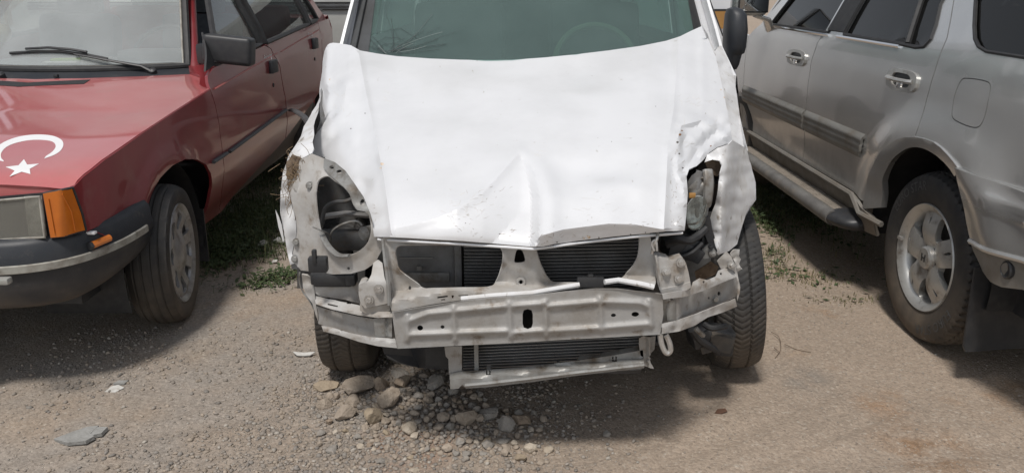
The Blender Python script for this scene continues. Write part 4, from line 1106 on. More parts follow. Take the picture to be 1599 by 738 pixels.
for sg in (1, -1):
    mir_ = lambda p: Vector((2 * RX - p.x, p.y, p.z)) if sg < 0 else p
    mb = MB(); mb.sheet(hl, [], lambda s, z: mir_(RW(s, nose(s) + .022 + .10 * (z - .66), z)), .05, .03, (0, -1, 0)); hb = mb.build('headlamp', M['rubber_clean'], red)
    mb = MB(); mb.sheet(h_in, [], lambda s, z: mir_(RW(s, nose(s) + .034 + .10 * (z - .66) - .05 * min(1, (abs(s - .60) / .16) ** 2) * .6, z)), .02, .004, (0, -1, 0)); mb.build('headlamp_reflector', M['dullchrome'], hb)
    mb = MB(); mb.sheet(h_in, [], lambda s, z: mir_(RW(s, nose(s) - .006 + .10 * (z - .66) + .0006 * math.cos(s * 520), z)), .0032 if sg > 0 else .03, .004, (0, -1, 0)); mb.build('headlamp_lens', M['gl_lamp'], hb)
    mb = MB(); q_ = h_in + [h_in[0]]; mb.tube([mir_(RW(s, nose(s) - .008 + .10 * (z - .66), z)) for s, z in dens(q_, .03, False)], .0045, 6); mb.build('headlamp_rim', M['strip'], hb)
    mb = MB(); mb.sheet(amb, [], lambda u, v: mir_(corner(u, v)), 5, .015, (0, -1, 0)); al = mb.build('indicator_lamp', M['amber'], red)
    mb = MB(); mb.tube([mir_(corner(*p) + Vector((0, .006, 0))) for p in dens(amb + [amb[0]], 9, False)], .0045, 6); mb.build('indicator_seal', M['rubber_clean'], al)
    for du in (0, 1):
        mb = MB(); mb.tube([mir_(corner(u, v) + Vector((0, -.002, 0))) for u, v in ([(98, 303), (112, 330), (118, 360)] if du else [(76, 310), (86, 365)])], .0022, 5); mb.build('lens_ridge', M['amber'], al)
s0 = hl[0][0]
mb = MB()
for z in [.60 + .024 * i for i in range(7)]: mb.box(RW(0, nose(0) + .02, z), (2 * s0 - .02, .02, .010))
mb.box(RW(0, nose(0) + .05, .67), (2 * s0, .02, .20)); mb.build('grille', M['rubber_clean'], red)
mb = MB(); mb.grid([[RW(s, nose(s) + .09, z) for s in (-.78, -.5, 0, .5, .78)] for z in (.45, .70)]); mb.build('front_panel', M['rubber_clean'], red)
# bumper: plan curve swept with a vertical profile
bp = [(0, tF - .14), (.35, tF - .135), (.60, tF - .115), (.74, tF - .075), (.83, tF + .01), (.885, tF + .14), (.905, tF + .28), (.905, tF + .40)]
bc = [(p.x, p.y) for p in curve([(a, b, 0) for a, b in bp], 5)]
plan = [(-a, b) for a, b in bc[:0:-1]] + bc
def bump_at(z, off):
    out = []
    for i, (a, b) in enumerate(plan):
        a0, b0 = plan[max(i - 1, 0)]; a1, b1 = plan[min(i + 1, len(plan) - 1)]
        d = Vector((a1 - a0, b1 - b0)).normalized(); n = Vector((d.y, -d.x))
        lift = max(0, b - tF) * .13
        zz = z + lift * (.22 if z > .45 else .75 if z > .36 else 1.0)
        out.append(RW(a + n.x * off, b + n.y * off, zz))
    return out
mb = MB(); mb.grid([bump_at(z, o) for z, o in [(.560, -.09), (.577, -.05), (.575, -.012), (.556, .004), (.512, .008), (.495, .012), (.470, .012), (.464, .006), (.43, .004), (.39, -.004), (.350, -.026), (.325, -.06), (.318, -.10)]])
fb = mb.build('front_bumper', M['bumper_black'], red, angle=50)
i0 = 8
mb = MB(); mb.grid([b[3:-3] for b in (bump_at(.497, .012), bump_at(.494, .019), bump_at(.471, .019), bump_at(.468, .012))]); mb.build('bumper_strip', M['strip'], fb, angle=20)
pa = RW(*[0, 0, 0])
c, n_ = hit(fb, 157, 377, .008); d_, _ = hit(fb, 143, 383, .008); e_, _ = hit(fb, 171, 371, .008)
mb = MB(); mb.tube([d_, e_], .013, 8); mb.build('side_marker', M['amber'], fb)
mb = MB(); mb.tube([d_ + (d_ - e_) * .16, d_], .015, 6); mb.build('marker_clip', M['black'], fb)
w_ = [hit(fb, *q, .006)[0] for q in ((166, 369), (160, 366), (150, 362))]
mb = MB(); mb.tube(curve(w_, 4), .0020, 5); mb.build('marker_wire', M['red'], fb)
mb = MB(); mb.box(hit(fb, 143, 363, .006)[0], (.03, .02, .010), bev=.003); mb.build('wire_connector', M['decal'], fb)
mb = MB(); c = at(2, 439, 2.375); mb.box(c + Vector((-.06, .006, 0)), (.17, .03, .022), bev=.007); mb.build('bumper_lamp', M['lens'], fb)
mb = MB(); mb.grid([[RW(x, tF - .115 + d + .04 * (x / .6) ** 2, z) for x in (-.62, -.4, 0, .3, .44, .52)] for z, d in ((.36, .0), (.325, .012), (.30, .05))]); va = mb.build('front_valance', M['bumper_black'], fb)
for k in range(4):
    mb = MB(); mb.box(RW(.22, tF - .115, .350 - k * .012), (.40, .022, .0045)); mb.build('intake_slat', M['bumper_black'], fb)

# handles and script lettering
for o, (u, v), w in ((FD[0], (424.5, 104), .095), (RD[0], (490, 68), .085)):
    t, z = red_tz(u, v); c = RW(S_red(t, z) + .008, t, z)
    mb = MB(); mb.box(c, (.030, w * 1.25, .075), bev=.008); mb.build('door_handle', M['bumper_black'], o)
    mb = MB(); mb.lathe([(0, .013), (.004, .012), (.005, .001)], RW(S_red(t, z - .11), t + .01, z - .11), (1, 0, 0), 14); mb.build('door_lock', M['rubber_clean'], o)
tv, tf = text_mesh('Fairway', .042, .35)
for o, (u, v) in ((FD[0], (417, 89)), (RD[0], (484, 54))):
    t, z = red_tz(u, v); mb = MB()
    mb.add([RW(S_red(t + p.x, z + p.y + .045 * p.x) + .003, t + p.x * 1.15, z + p.y + .045 * p.x) for p in tv], tf); mb.build('door_script', M['decal'], o, smooth=False)
# mirror
mp = at(358, 78, 4.02)
mb = MB(); mb.box(mp, (.235, .10, .135), Matrix.Rotation(R(6), 3, 'Y'), bev=.022, seg=3); mm = mb.build('door_mirror', M['black'], red, angle=50)
mb = MB(); mb.box(mp + Vector((-.135, .04, -.02)), (.06, .10, .10), bev=.02); mb.build('mirror_arm', M['black'], mm)
# wheels
ax = Vector((math.cos(R(9)), math.sin(R(9)), 0))
wheel(red, (-1.462, 3.21, .292), ax, .292, .165, .198, 'rib', 'cover', rot=.2)
for s, t in ((-.74, .0), (.74, 2.72), (-.74, 2.72)): wheel(red, RW(s, t, .292), (1 if s > 0 else -1, 0, 0), .292, .165, .19, 'plain', 'plain')
for t0, zc in ((.03, .30), (tC + .30, .40)):
    for sg in (1, -1):
        mb = MB(); rows = []
        for a in range(-20, 201, 10): rows.append([RW(sg * s, t0 + .395 * math.cos(R(a)), zc + .385 * math.sin(R(a))) for s in (.52, .7, .845)])
        mb.grid(rows); mb.grid([[p[0], RW(sg * .52, t0, zc)] for p in rows]); mb.build('wheel_arch_liner', M['rubber_clean'], red)
mb = MB(); mb.box(RW(.74, .47, .23), (.20, .008, .26)); mb.build('mud_flap', M['black'], red)
# interior
mb = MB(); mb.box(RW(0, 1.5, .34), (1.5, 4.0, .14)); mb.build('floor_pan', M['black'], red)
mb = MB(); mb.box(RW(0, tR + .70, .85), (1.12, .42, .22), bev=.04); mb.box(RW(0, tR + .64, .955), (1.02, .42, .06), bev=.02); dsh = mb.build('dashboard', M['dash'], red)
mb = MB(); mb.box(RW(.37, tR + .66, 1.005), (.36, .20, .07), bev=.03); mb.build('instrument_hood', M['dash'], dsh)
for s in (.38, -.38):
    mb = MB(); t = tR + 1.30
    mb.box(RW(s, t, .93), (.48, .13, .56), Matrix.Rotation(R(-14), 3, 'X'), bev=.05); mb.box(RW(s, t - .28, .66), (.5, .54, .15), bev=.05); st = mb.build('seat', M['seat'], red)
    mb = MB(); mb.box(RW(s, t + .09, 1.29), (.27, .09, .17), bev=.04); mb.build('headrest', M['seat'], st)
mb = MB(); mb.box(RW(0, tC - .02, .96), (1.30, .14, .55), bev=.05); mb.box(RW(0, tC - .28, .72), (1.30, .5, .15), bev=.05); mb.build('rear_seat', M['seat_red'], red)
mb = MB(); mb.box(RW(0, tC + .2, 1.075), (1.36, .36, .02)); mb.build('parcel_shelf', M['seat'], red)
for sg in (1, -1):
    mb = MB(); mb.box(RW(sg * .775, 1.98, .69), (.06, 2.0, .44)); mb.build('door_trim', M['seat_red'], red)
mb = MB(); sc = RW(.37, tR + .78, .99); mb.tube([sc + Vector((.185 * math.cos(a), .10 * math.sin(a), .16 * math.sin(a))) for a in [2 * math.pi * k / 32 for k in range(33)]], .013, 6)
mb.tube([sc + Vector((-.18, 0, 0)), sc + Vector((.18, 0, 0))], .014, 6); mb.build('steering_wheel', M['black'], red)
def bit(name, u, v, Y, size, mat, label, cat, rz=0, sub=False):
    mb = MB(); mb.box(at(u, v, Y), size, Matrix.Rotation(R(rz), 3, 'Z'), bev=min(size) * .2); return tag(mb.build(name, mat), label, cat)
zd = .987
def on_dash(name, u, v, size, mat, label, cat, rz):
    p = atz(u, v, zd + size[2] / 2); mb = MB(); mb.box((p.x, max(p.y, RY + tR + .42), p.z), size, Matrix.Rotation(R(rz), 3, 'Z'), bev=min(size) * .2); return tag(mb.build(name, mat), label, cat)
on_dash('green_leaflet', 105, 93, (.15, .06, .012), M['green_paper'], 'bright green leaflet behind the red car\'s windscreen', 'leaflet', 8)
on_dash('white_papers', 92, 98, (.17, .05, .008), M['paper'], 'white paper sheet under the green leaflet on the red car\'s dashboard', 'paper', 5)
on_dash('paper_roll', 140, 96, (.15, .05, .03), M['beige'], 'cream folded paper right of the green leaflet on the dashboard', 'paper', -6)
p = RW(-.10, tR + .40, .985); mb = MB(); mb.lathe([(-.05, .001), (-.045, .025), (-.02, .045), (0, .05), (.02, .045), (.045, .025), (.05, .001)], at(2, 52, RY + 1.32), (0, 0, 1), 20); tag(mb.build('yellow_ball', M['yellow']), 'pale yellow ball behind the red car\'s windscreen', 'ball')

# ------------------------------------------------------------------ white wrecked van (centre)
van = thing('wrecked_van', (.08, 4.2, 0), 'white van with a crumpled bonnet, its front bumper cover and left headlamp gone', 'van')
VC = .08
def vsheet(name, outline, yf, mat, parent=None, holes=None, step=6, thick=.003, angle=45, out=(0, -1, .3)):
    f = yf if callable(yf) else (lambda u, v: yf)
    mb = MB(); mb.sheet(outline, holes, lambda u, v: at(u, v, f(u, v)), step, thick, out)
    return mb.build(name, mat, parent or van, angle=angle)
def oval(cu, cv, ru, rv, n=16, p=1.0): return [(cu + ru * math.copysign(abs(math.cos(a)) ** p, math.cos(a)), cv + rv * math.copysign(abs(math.sin(a)) ** p, math.sin(a))) for a in [2 * math.pi * k / n for k in range(n)]]
def cpx(pts, n=4, closed=True): return [(p.x, p.y) for p in curve([(a, b, 0) for a, b in pts], n, closed)]
def fbm(u, v, s, o=0.0): return noise.noise(Vector((u / s, v / s, o)))
def bolt(parent, p, n, r=.011, mat='steel'):
    mb = MB(); r *= .74; mb.lathe([(-.004, r * 1.5), (.002, r * 1.45), (.0021, .0005)], p, n, 16); mb.lathe([(.001, r), (.0085, r * .95), (.0092, r * .8), (.0093, .0005)], p, n, 6); return mb.build('bolt', M[mat], parent, angle=25)

# bonnet: crumpled sheet between traced front and rear edges
H_rear = [(485, 110), (497, 88), (505, 76), (513, 68), (548, 71), (562, 79), (620, 88), (720, 93.5), (800, 93.5), (900, 85), (1000, 72), (1060, 58), (1096, 42), (1118, 44), (1144, 50)]
H_front = [(485, 300), (530, 328), (560, 350), (584, 369), (640, 372), (700, 375), (760, 380), (832, 384.5), (900, 376), (960, 369), (1000, 365), (1068, 360), (1100, 330), (1144, 290)]
YR = [(485, 3.34), (505, 3.39), (513, 3.40), (562, 3.40), (700, 3.26), (820, 3.21), (1000, 3.29), (1060, 3.38), (1096, 3.44), (1144, 3.40)]
YF = [(485, 2.46), (530, 2.30), (555, 2.20), (584, 2.12), (700, 2.075), (832, 2.045), (1000, 2.075), (1068, 2.12), (1085, 2.19), (1110, 2.31), (1144, 2.46)]
crL = [(559, 76), (571, 141), (589, 225), (600, 280), (612, 372)]
crR = [(1060, 56), (1052, 169), (1043, 225), (1041, 274), (1036, 366)]
def crease_u(cr, v): return lerp_tab([(b, a) for a, b in cr], v)
def tent(u, v, pts, w, amp):              # sharp fold along a line: amp in metres, w in pixels
    d = line_d(u, v, pts); return amp * max(0, 1 - d / w) if d < w else 0
def hood_Y(u, v):
    vr, vf = lerp_tab(H_rear, u), lerp_tab(H_front, u)
    b = max(0, min(1, (v - vr) / max(vf - vr, 25)))
    yr, yf = smooth_tab(YR, u), lerp_tab(YF, u)
    Y = yf + (yr - yf) * (1 - b) ** 1.5
    dl, dr = crease_u(crL, v) - u, u - crease_u(crR, v)
    if dl > 0: Y += .0034 * dl * (1 - .45 * b)
    if dr > 0: Y += .0016 * dr * (1 - .5 * b)
    # creases stand slightly proud
    Y -= .006 * math.exp(-(dl / 4) ** 2) + .008 * math.exp(-(dr / 5) ** 2)
    return Y
FR = [(235, 814), (268, 829), (310, 838), (372, 837), (390, 836)]
FA = [(814, 235), (790, 262), (755, 300), (715, 326), (684, 340), (640, 352), (600, 360)]
FB = [(836, 370), (880, 358), (950, 349), (990, 350), (1035, 358)]
def yat(pts, u):
    return lerp_tab(sorted(pts), u)
def crump(u, v, s, o=0.0): return 1 - 2.6 * abs(fbm(u, v, s, o))     # sharp folds with flat facets between
def sst(x): x = max(0.0, min(1.0, x)); return x * x * (3 - 2 * x)
def hood_bump(u, v):                      # dents, along the view ray, metres (positive = pushed in)
    d = 0
    ru = lerp_tab(FR, v); du = u - ru
    # bent-down triangular facet left of the kink
    if 590 < u < ru + 8 and v > 232:
        below = v - yat(FA, min(u, 814)) if u < 814 else v - 235
        if below > 0:
            k = sst((ru + 6 - u) / 15) * sst((u - 590) / 60)
            d += k * (.00075 * min(below, 95) + .004 * sst(below / 10))
    d -= .010 * math.exp(-(line_d(u, v, FA[:4]) / 9) ** 2) * sst((u - 680) / 60)
    if v > 228:                           # proud roll and hollow right of the kink
        f = sst((v - 228) / 60)
        d += f * (-.021 * math.exp(-((du - 20) / 17) ** 2) * sst((du + 6) / 16) + .020 * math.exp(-((du - 62) / 30) ** 2))
    if u > 836:
        lb = v - yat(FB, u)
        if lb > 0: d += .0016 * min(lb, 20) * sst((1062 - u) / 20)
        d -= .008 * math.exp(-(lb / 6) ** 2) * sst((1062 - u) / 30)
    d += .024 * math.exp(-(((u - 925) / 62) ** 2 + ((v - 268) / 22) ** 2)) - .016 * math.exp(-(((u - 965) / 40) ** 2 + ((v - 290) / 14) ** 2))
    d += .014 * math.exp(-(((u - 985) / 34) ** 2 + ((v - 318) / 22) ** 2))
    d += .016 * math.exp(-(((u - 690) / 90) ** 2 + ((v - 285) / 45) ** 2))
    d += .016 * math.exp(-(((u - 905) / 35) ** 2 + ((v - 112) / 26) ** 2)) - .012 * math.exp(-(((u - 940) / 30) ** 2 + ((v - 150) / 60) ** 2))
    d += .014 * fbm(u, v, 110, 3) + .006 * fbm(u, v, 50, 8)
    # torn, folded corners
    el, er = sst((crease_u(crL, v) - u) / 35), sst((u - crease_u(crR, v)) / 30)
    d += el * (.012 * crump(u, v, 46, 1) + .004 * fbm(u, v, 18, 2)) * (1 + .8 * sst((545 - u) / 25))
    cr = er * sst((v - 160) / 40)
    d += cr * (.020 * crump(u, v, 40, 5) + .006 * crump(u, v, 19, 6)) + er * .008 * fbm(u, v, 40, 9)
    d += tent(u, v, [(541, 132), (538, 160), (530, 178), (508, 204)], 15, -.022) + tent(u, v, [(509, 78), (507, 120), (514, 150), (506, 185)], 9, -.016)
    d += tent(u, v, [(1050, 235), (1064, 196), (1095, 188), (1143, 215)], 12, -.024) + tent(u, v, [(1062, 210), (1058, 262), (1070, 300)], 9, -.016)
    d += tent(u, v, [(1066, 268), (1092, 232), (1112, 214), (1132, 202)], 9, .016)
    d += .022 * math.exp(-(((u - 566) / 12) ** 2 + ((v - 288) / 10) ** 2)) + .014 * math.exp(-(((u - 578) / 16) ** 2 + ((v - 252) / 14) ** 2))
    return d
def hood_P(u, v):
    p = at(u, v, hood_Y(u, v)); return p + ray(u, v).normalized() * hood_bump(u, v)
hood_out = cpx([(485, 240), (492, 212), (504, 196), (507, 182), (500, 160), (499, 138), (503, 112), (504, 95), (509, 74), (520, 67), (548, 71)], 3, False) + \
    [(562, 79), (590, 84), (620, 88), (670, 91.5), (720, 93.5), (760, 94), (800, 93.5), (850, 90), (900, 85), (950, 79), (1000, 72), (1040, 64), (1062, 57), (1080, 48), (1096, 41), (1107, 64), (1118, 90), (1125, 122), (1131, 150), (1138, 185), (1144, 219), (1138, 224), (1120, 230), (1108, 238), (1098, 250), (1088, 259), (1076, 264), (1072, 276), (1074, 300), (1072, 332), (1069, 360),
     (1040, 361), (1000, 365), (960, 369), (930, 372.5), (900, 376), (865, 381), (848, 384.5), (832, 385), (800, 382.5), (760, 379), (720, 376), (680, 374), (640, 371.5), (610, 370), (584, 369.5), (582, 352), (577, 330), (566, 305), (552, 284), (537, 266), (522, 254), (505, 246)]
mb = MB(); mb.sheet(hood_out, [], hood_P, 4.2, .0035, (0, -.5, .8), lines=[[(a, b) for a, b in crL], [(a, b) for a, b in crR], FA, FB, [(541, 132), (538, 160), (530, 178), (508, 204)], [(1054, 232), (1064, 196), (1095, 188), (1140, 214)]]); vhood = mb.build('bonnet', M['white'], van, angle=17)
mb = MB(); edge = [hood_P(u, v + 3) + Vector((0, .004, -.006)) for u, v in [(590, 368), (640, 371), (700, 374), (760, 378), (832, 383), (865, 379), (900, 374), (960, 367), (1000, 363), (1066, 358)]]
mb.tube(edge, .004, 6); mb.build('bonnet_hem', M['white'], vhood)
# rust and paint chips on the bonnet
for u, v, w, m in [(597, 256, 7, 'tan_spot'), (594, 262, 4, 'tan_spot'), (919, 370, 7, 'tan_spot'), (912, 372, 4, 'tan_spot'), (515, 124, 3, 'tan_spot'), (1062, 210, 5, 'rust'), (1065, 204, 3, 'rust'), (1126, 140, 3, 'tan_spot'), (1131, 152, 3, 'tan_spot'), (1110, 228, 3, 'rust'), (570, 177, 2, 'chip'), (548, 201, 2.4, 'chip'), (636, 280, 1.6, 'chip'), (727, 348, 1.8, 'chip'), (745, 94.6, 1.6, 'chip'), (955, 221, 1.4, 'chip'), (1024, 166, 1.6, 'chip'), (780, 365, 2.4, 'chip'), (870, 378, 2.6, 'chip'), (935, 371, 2.6, 'chip'), (1058, 222, 4, 'chip'), (1061, 240, 3, 'chip'), (1066, 262, 3.4, 'chip'), (985, 366, 2.4, 'chip'), (1008, 363, 2, 'chip')]:
    if m == 'tan_spot' and m not in M: M[m] = pm('tan_rust_stain', (.55, .38, .22), .8, col2=(.78, .74, .68), nscale=140, lo=.45, hi=.6)
    if m == 'chip' and m not in M: M[m] = pm('paint_chip', (.10, .085, .075), .8)
    c = [(u + w * .5 * math.cos(a) * rnd.uniform(.45, 1.2), v + w * .5 * math.sin(a) * rnd.uniform(.35, 1)) for a in [k * 2 * math.pi / 9 for k in range(9)]]
    mb = MB(); mb.sheet(c, [], lambda a, b: hood_P(a, b) - ray(a, b).normalized() * .0012, 4, 0, (0, -.5, .8)); mb.build('rust_spot' if m != 'chip' else 'paint_chip', M[m], vhood)
def scratch(parent, P, pts, r, mat):
    mb = MB(); mb.tube([P(*q) - ray(*q).normalized() * .0006 for q in dens(pts, 6, False)], r, 4, False); mb.build('scratch', mat, parent)
M['scr'] = pm('scratch_line', (.62, .60, .57), .7); M['scr2'] = pm('deep_scratch', (.38, .34, .30), .8)
def strokes(cu, cv, su, sv, n, ln, ang, r, mat, P=hood_P, par=None):
    for _ in range(n):
        u, v = rnd.gauss(cu, su), rnd.gauss(cv, sv); a = R(rnd.gauss(ang, 28)); L_ = ln * rnd.uniform(.3, 1.3); bd = rnd.gauss(0, .5)
        pts = [(u + math.cos(a + bd * k) * L_ * k, v - math.sin(a + bd * k) * L_ * k * .7) for k in (0, .33, .66, 1)]
        if any(not (508 < q[0] < 1130 and 90 < q[1] < smooth_tab([(508, 246), (530, 262), (552, 290), (572, 325), (584, 369), (700, 375), (832, 384), (1000, 365), (1068, 360), (1073, 285), (1130, 228)], q[0]) - 4) for q in pts): continue
        mb = MB(); r_ = r * .62; mb.tube([P(*q) - ray(*q).normalized() * .0002 for q in pts], [r_ * .3, r_, r_ * .8, r_ * .2], 4, False); mb.build('scratch', M[mat], par or vhood)
strokes(735, 322, 22, 12, 30, 12, 35, .0010, 'scr'); strokes(760, 305, 14, 8, 12, 10, 40, .0008, 'scr2'); strokes(700, 340, 18, 8, 12, 8, -20, .0010, 'scr'); strokes(725, 355, 25, 8, 8, 8, -30, .0009, 'scr2')
strokes(800, 366, 20, 5, 9, 10, 30, .0012, 'scr2'); strokes(870, 368, 26, 3, 12, 9, 10, .0011, 'scr2'); strokes(930, 322, 34, 10, 12, 16, 15, .0008, 'scr'); strokes(1050, 330, 8, 22, 14, 8, 80, .0010, 'scr2')
strokes(1095, 200, 18, 14, 16, 16, -15, .0011, 'scr'); strokes(1085, 157, 16, 6, 12, 14, 8, .0010, 'scr'); strokes(1055, 250, 6, 16, 10, 7, 60, .0013, 'scr2'); strokes(600, 150, 8, 6, 6, 14, -30, .0008, 'scr')
strokes(583, 330, 4, 10, 8, 8, 60, .0009, 'scr2'); strokes(528, 165, 7, 12, 12, 14, 70, .0010, 'scr'); strokes(1010, 352, 24, 4, 8, 7, 10, .0010, 'scr2'); strokes(1056, 350, 5, 8, 10, 7, 80, .0010, 'scr2'); strokes(840, 240, 8, 6, 4, 14, -20, .0008, 'scr')

# left wing: crumpled front edge and side
lw_edge = [(488, 222), (470, 232), (455, 244), (447, 255), (442, 268), (438, 299), (439, 335), (445, 372), (449, 395), (455, 414)]
lw_Y = lambda v: 2.48 + .12 * max(0, (255 - v) / 33)
def lwing(u, v): return lw_Y(v) + .02 * fbm(u, v, 22, 4) - .0022 * (470 - u) * .0
lw_face = [(488, 222), (470, 231), (455, 243), (447, 255), (442, 268), (438, 299), (438.5, 335), (445, 372), (449, 395), (453, 413), (460, 411), (456, 395), (460, 378), (463, 364), (462, 345), (456, 322), (450, 296), (449, 276), (455, 262), (467, 250), (487, 239), (490, 232)]
vsheet('wing', lw_face, lwing, M['white_crumple'], step=4, thick=.004)
mb = MB(); rows = []                      # flank of the left wing back to the door
for i in range(12):
    k = i / 11; row = []
    for (u, v) in lw_edge:
        p = at(u, v, lwing(u, v)); q = Vector((-.745 - .02 * k, 3.30, max(.62, p.z * .6 + .45)))
        w = p.lerp(q, k); w.x -= .05 * math.sin(k * math.pi) * .2; w += Vector((.012 * fbm(i * 9, v, 20, 2), 0, .01 * fbm(i * 11, v, 25, 7))) * (1 if i else 0)
        row.append(w)
    rows.append(row)
mb.grid(rows); mb.build('wing_flank', M['white_crumple'], van)
vsheet('wing_flap', [(430, 328), (435, 338), (440, 352), (444, 378), (441, 374), (435, 355)], 2.56, M['white_crumple'], step=4, thick=.004)
# crumpled inner edge seen under the bonnet's left lip (grey crease by the hanging strip)
vsheet('torn_seal', cpx([(504, 140), (503, 165), (507, 180), (506, 194), (499, 208), (492, 213), (496, 200), (500, 188), (499, 172), (501, 152)], 2), 2.95, M['innergrey'], step=4)

# left headlamp bucket with its big opening
def buckY(u, v): return 2.20 + .22 * max(0, (585 - u) / 140) ** 1.3 + .06 * max(0, (300 - v) / 60) - .012 * math.exp(-(line_d(u, v, rim_l) / 7) ** 2) + .006 * fbm(u, v, 30, 2)
hole = cpx([(503, 277), (512, 275), (523, 283), (537, 293), (546, 304), (551, 318), (558, 328), (572, 330), (578, 345), (579, 362), (574, 378), (563, 390), (547, 398), (528, 397), (512, 382), (501, 362), (495, 330), (493, 302), (496, 284)], 4)
rim_l = hole[8:] + hole[:1]
bucket = [(487, 240), (505, 247), (522, 255), (537, 267), (552, 286), (566, 307), (577, 332), (582, 352), (585, 369), (600, 371), (600, 384), (592, 398), (586, 410), (570, 421), (548, 427), (520, 428), (490, 424), (470, 422), (461, 412), (457, 395), (461, 378), (464, 362), (462, 340), (457, 322), (451, 296), (450, 276), (456, 262), (468, 250)]
bk = vsheet('headlamp_bucket', bucket, buckY, M['primer'], holes=[hole, oval(518, 263, 3.5, 2.5), oval(529, 267, 4, 2.4), oval(536, 271, 3.5, 2.2), oval(565, 312, 4, 5), oval(544, 419, 2.4, 2.4)], step=5, thick=.004)
mb = MB(); mb.tube([at(u, v, buckY(u, v) - .004) for u, v in cpx([(501, 362), (512, 383), (528, 398), (546, 399)], 4, False)], .010, 8, flat=.6); mb.build('bucket_seal', M['galv'], bk)
vsheet('upper_rail', [(506, 247), (522, 253), (538, 266), (553, 286), (567, 308), (578, 334), (583, 352), (577, 338), (570, 330), (558, 328), (551, 317), (546, 303), (537, 292), (524, 281), (512, 271), (505, 262)], lambda u, v: buckY(u, v) - .012 + .006 * fbm(u, v, 20, 5), M['galv'], bk, holes=[oval(518, 261, 4, 2.5), oval(530, 268, 5, 3), oval(566, 316, 4, 5)], step=4, thick=.003)
for u, v in ((463, 378), (461, 404), (484, 290)): bolt(bk, at(u, v, buckY(u, v) - .006), (0, -1, .2), .012, 'galv')
p = at(497, 412, 2.22); mb = MB(); mb.box(p, (.055, .03, .045), bev=.005); mb.box(at(491, 400, 2.21), (.012, .02, .04), bev=.003); mb.build('black_clip', M['black'], bk)
mb = MB(); mb.box(at(479, 256, 2.50), (.03, .03, .03), bev=.004); mb.build('black_clip', M['black'], bk)
# inside the headlamp opening: inner wing, rails, hose, cable
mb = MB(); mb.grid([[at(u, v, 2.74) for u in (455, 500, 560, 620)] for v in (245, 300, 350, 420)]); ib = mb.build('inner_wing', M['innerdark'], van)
mb = MB(); mb.tube([at(505, 338, 2.50), at(540, 333, 2.48), at(578, 336, 2.44)], .010, 6); mb.build('inner_rail', M['innergrey'], ib)
mb = MB(); mb.tube(curve([at(502, 350, 2.45), at(508, 325, 2.45), at(522, 316, 2.45), at(540, 314, 2.44), at(556, 308, 2.44), at(575, 306, 2.42)], 5), .0065, 8); mb.build('coolant_hose', M['innerdark'], ib)
mb = MB(); mb.tube(curve([at(516, 380, 2.35), at(518, 362, 2.33), at(534, 350, 2.32), at(556, 345, 2.32), at(566, 352, 2.30)], 6), .0032, 6); mb.tube(curve([at(488, 354, 2.27), at(502, 360, 2.28), at(514, 366, 2.32), at(518, 382, 2.35)], 5), .0022, 6); mb.build('lamp_cable', M['galv'], ib)
mb = MB(); mb.lathe([(-.02, .022), (.01, .022), (.015, .015), (.016, .001)], at(572, 364, 2.33), (-.6, -1, .1), 14); mb.build('cable_plug', M['galv'], ib)
mb = MB(); mb.box(at(536, 374, 2.50), (.17, .05, .07), bev=.02); mb.box(at(515, 395, 2.55), (.14, .05, .06), bev=.01); mb.build('inner_bracket', M['innerdark'], ib)
# dry grass clod wedged in the corner
nest_c = at(463, 272, 2.44)
nb = MB()
for _ in range(4):
    pass
bm = bmesh.new(); bmesh.ops.create_icosphere(bm, subdivisions=3, radius=1)
for v in bm.verts: v.co *= 1 + .4 * noise.noise(v.co * 2.2) + .2 * noise.noise(v.co * 5)
bm.verts.index_update()
nb.add([nest_c + Vector((v.co.x * .030, v.co.y * .028, .014 + v.co.z * .044)) for v in bm.verts], [tuple(q.index for q in f.verts) for f in bm.faces]); bm.free()
nest = tag(nb.build('dry_grass_clod', M['soil']), 'brown clod of soil and dry grass stuck in the white van\'s broken left corner', 'grass clod')
sb = MB()
for i in range(120):
    a = nest_c + Vector((rnd.gauss(.006, .016), rnd.uniform(-.035, -.01), rnd.gauss(-.01, .04)))
    d = Vector((rnd.gauss(.12, .5), rnd.gauss(-.1, .2), rnd.gauss(-.8, .5))).normalized() * rnd.uniform(.02, .06)
    sb.tube(curve([a, a + d * .5 + Vector((rnd.gauss(0, .012), -.006, rnd.gauss(0, .012))), a + d], 3), .0008, 4, False)
st_ = sb.build('dry_straw', M['nest'], nest, kind='stuff')
mb = MB(); mb.lathe([(0, .026), (.008, .024), (.010, .012), (.004, .001)], at(471, 291, 2.40), (.5, -1, .2), 14); mb.build('metal_disc', M['primer'], van)

# radiator support panel with the two grille openings
grL = cpx([(617, 392), (622, 384), (640, 382), (700, 382), (770, 382), (783, 388), (786, 402), (781, 425), (774, 440), (762, 447), (720, 448), (676, 449), (662, 449), (648, 440), (624, 422), (619, 408)], 3)
grR = cpx([(836, 384), (842, 376), (900, 372), (960, 365), (996, 360), (999, 372), (997, 398), (988, 416), (972, 432), (960, 437), (930, 440), (880, 440), (860, 438), (849, 424), (840, 402)], 3)
def supY(u, v):
    y = 2.155
    y -= .012 * math.exp(-(line_d(u, v, gL_rim) / 5) ** 2) + .012 * math.exp(-(line_d(u, v, gR_rim) / 5) ** 2)
    k = (u - 815) / 230
    sag = lerp_tab([(600, 470), (700, 452), (830, 455), (900, 447), (1030, 440)], u)
    if v > sag - 12: y -= .065 * min(1, (v - sag + 12) / 14)          # lower flange turns forward
    return y + .004 * fbm(u, v, 26, 3)
gL_rim = grL + grL[:1]; gR_rim = grR + grR[:1]
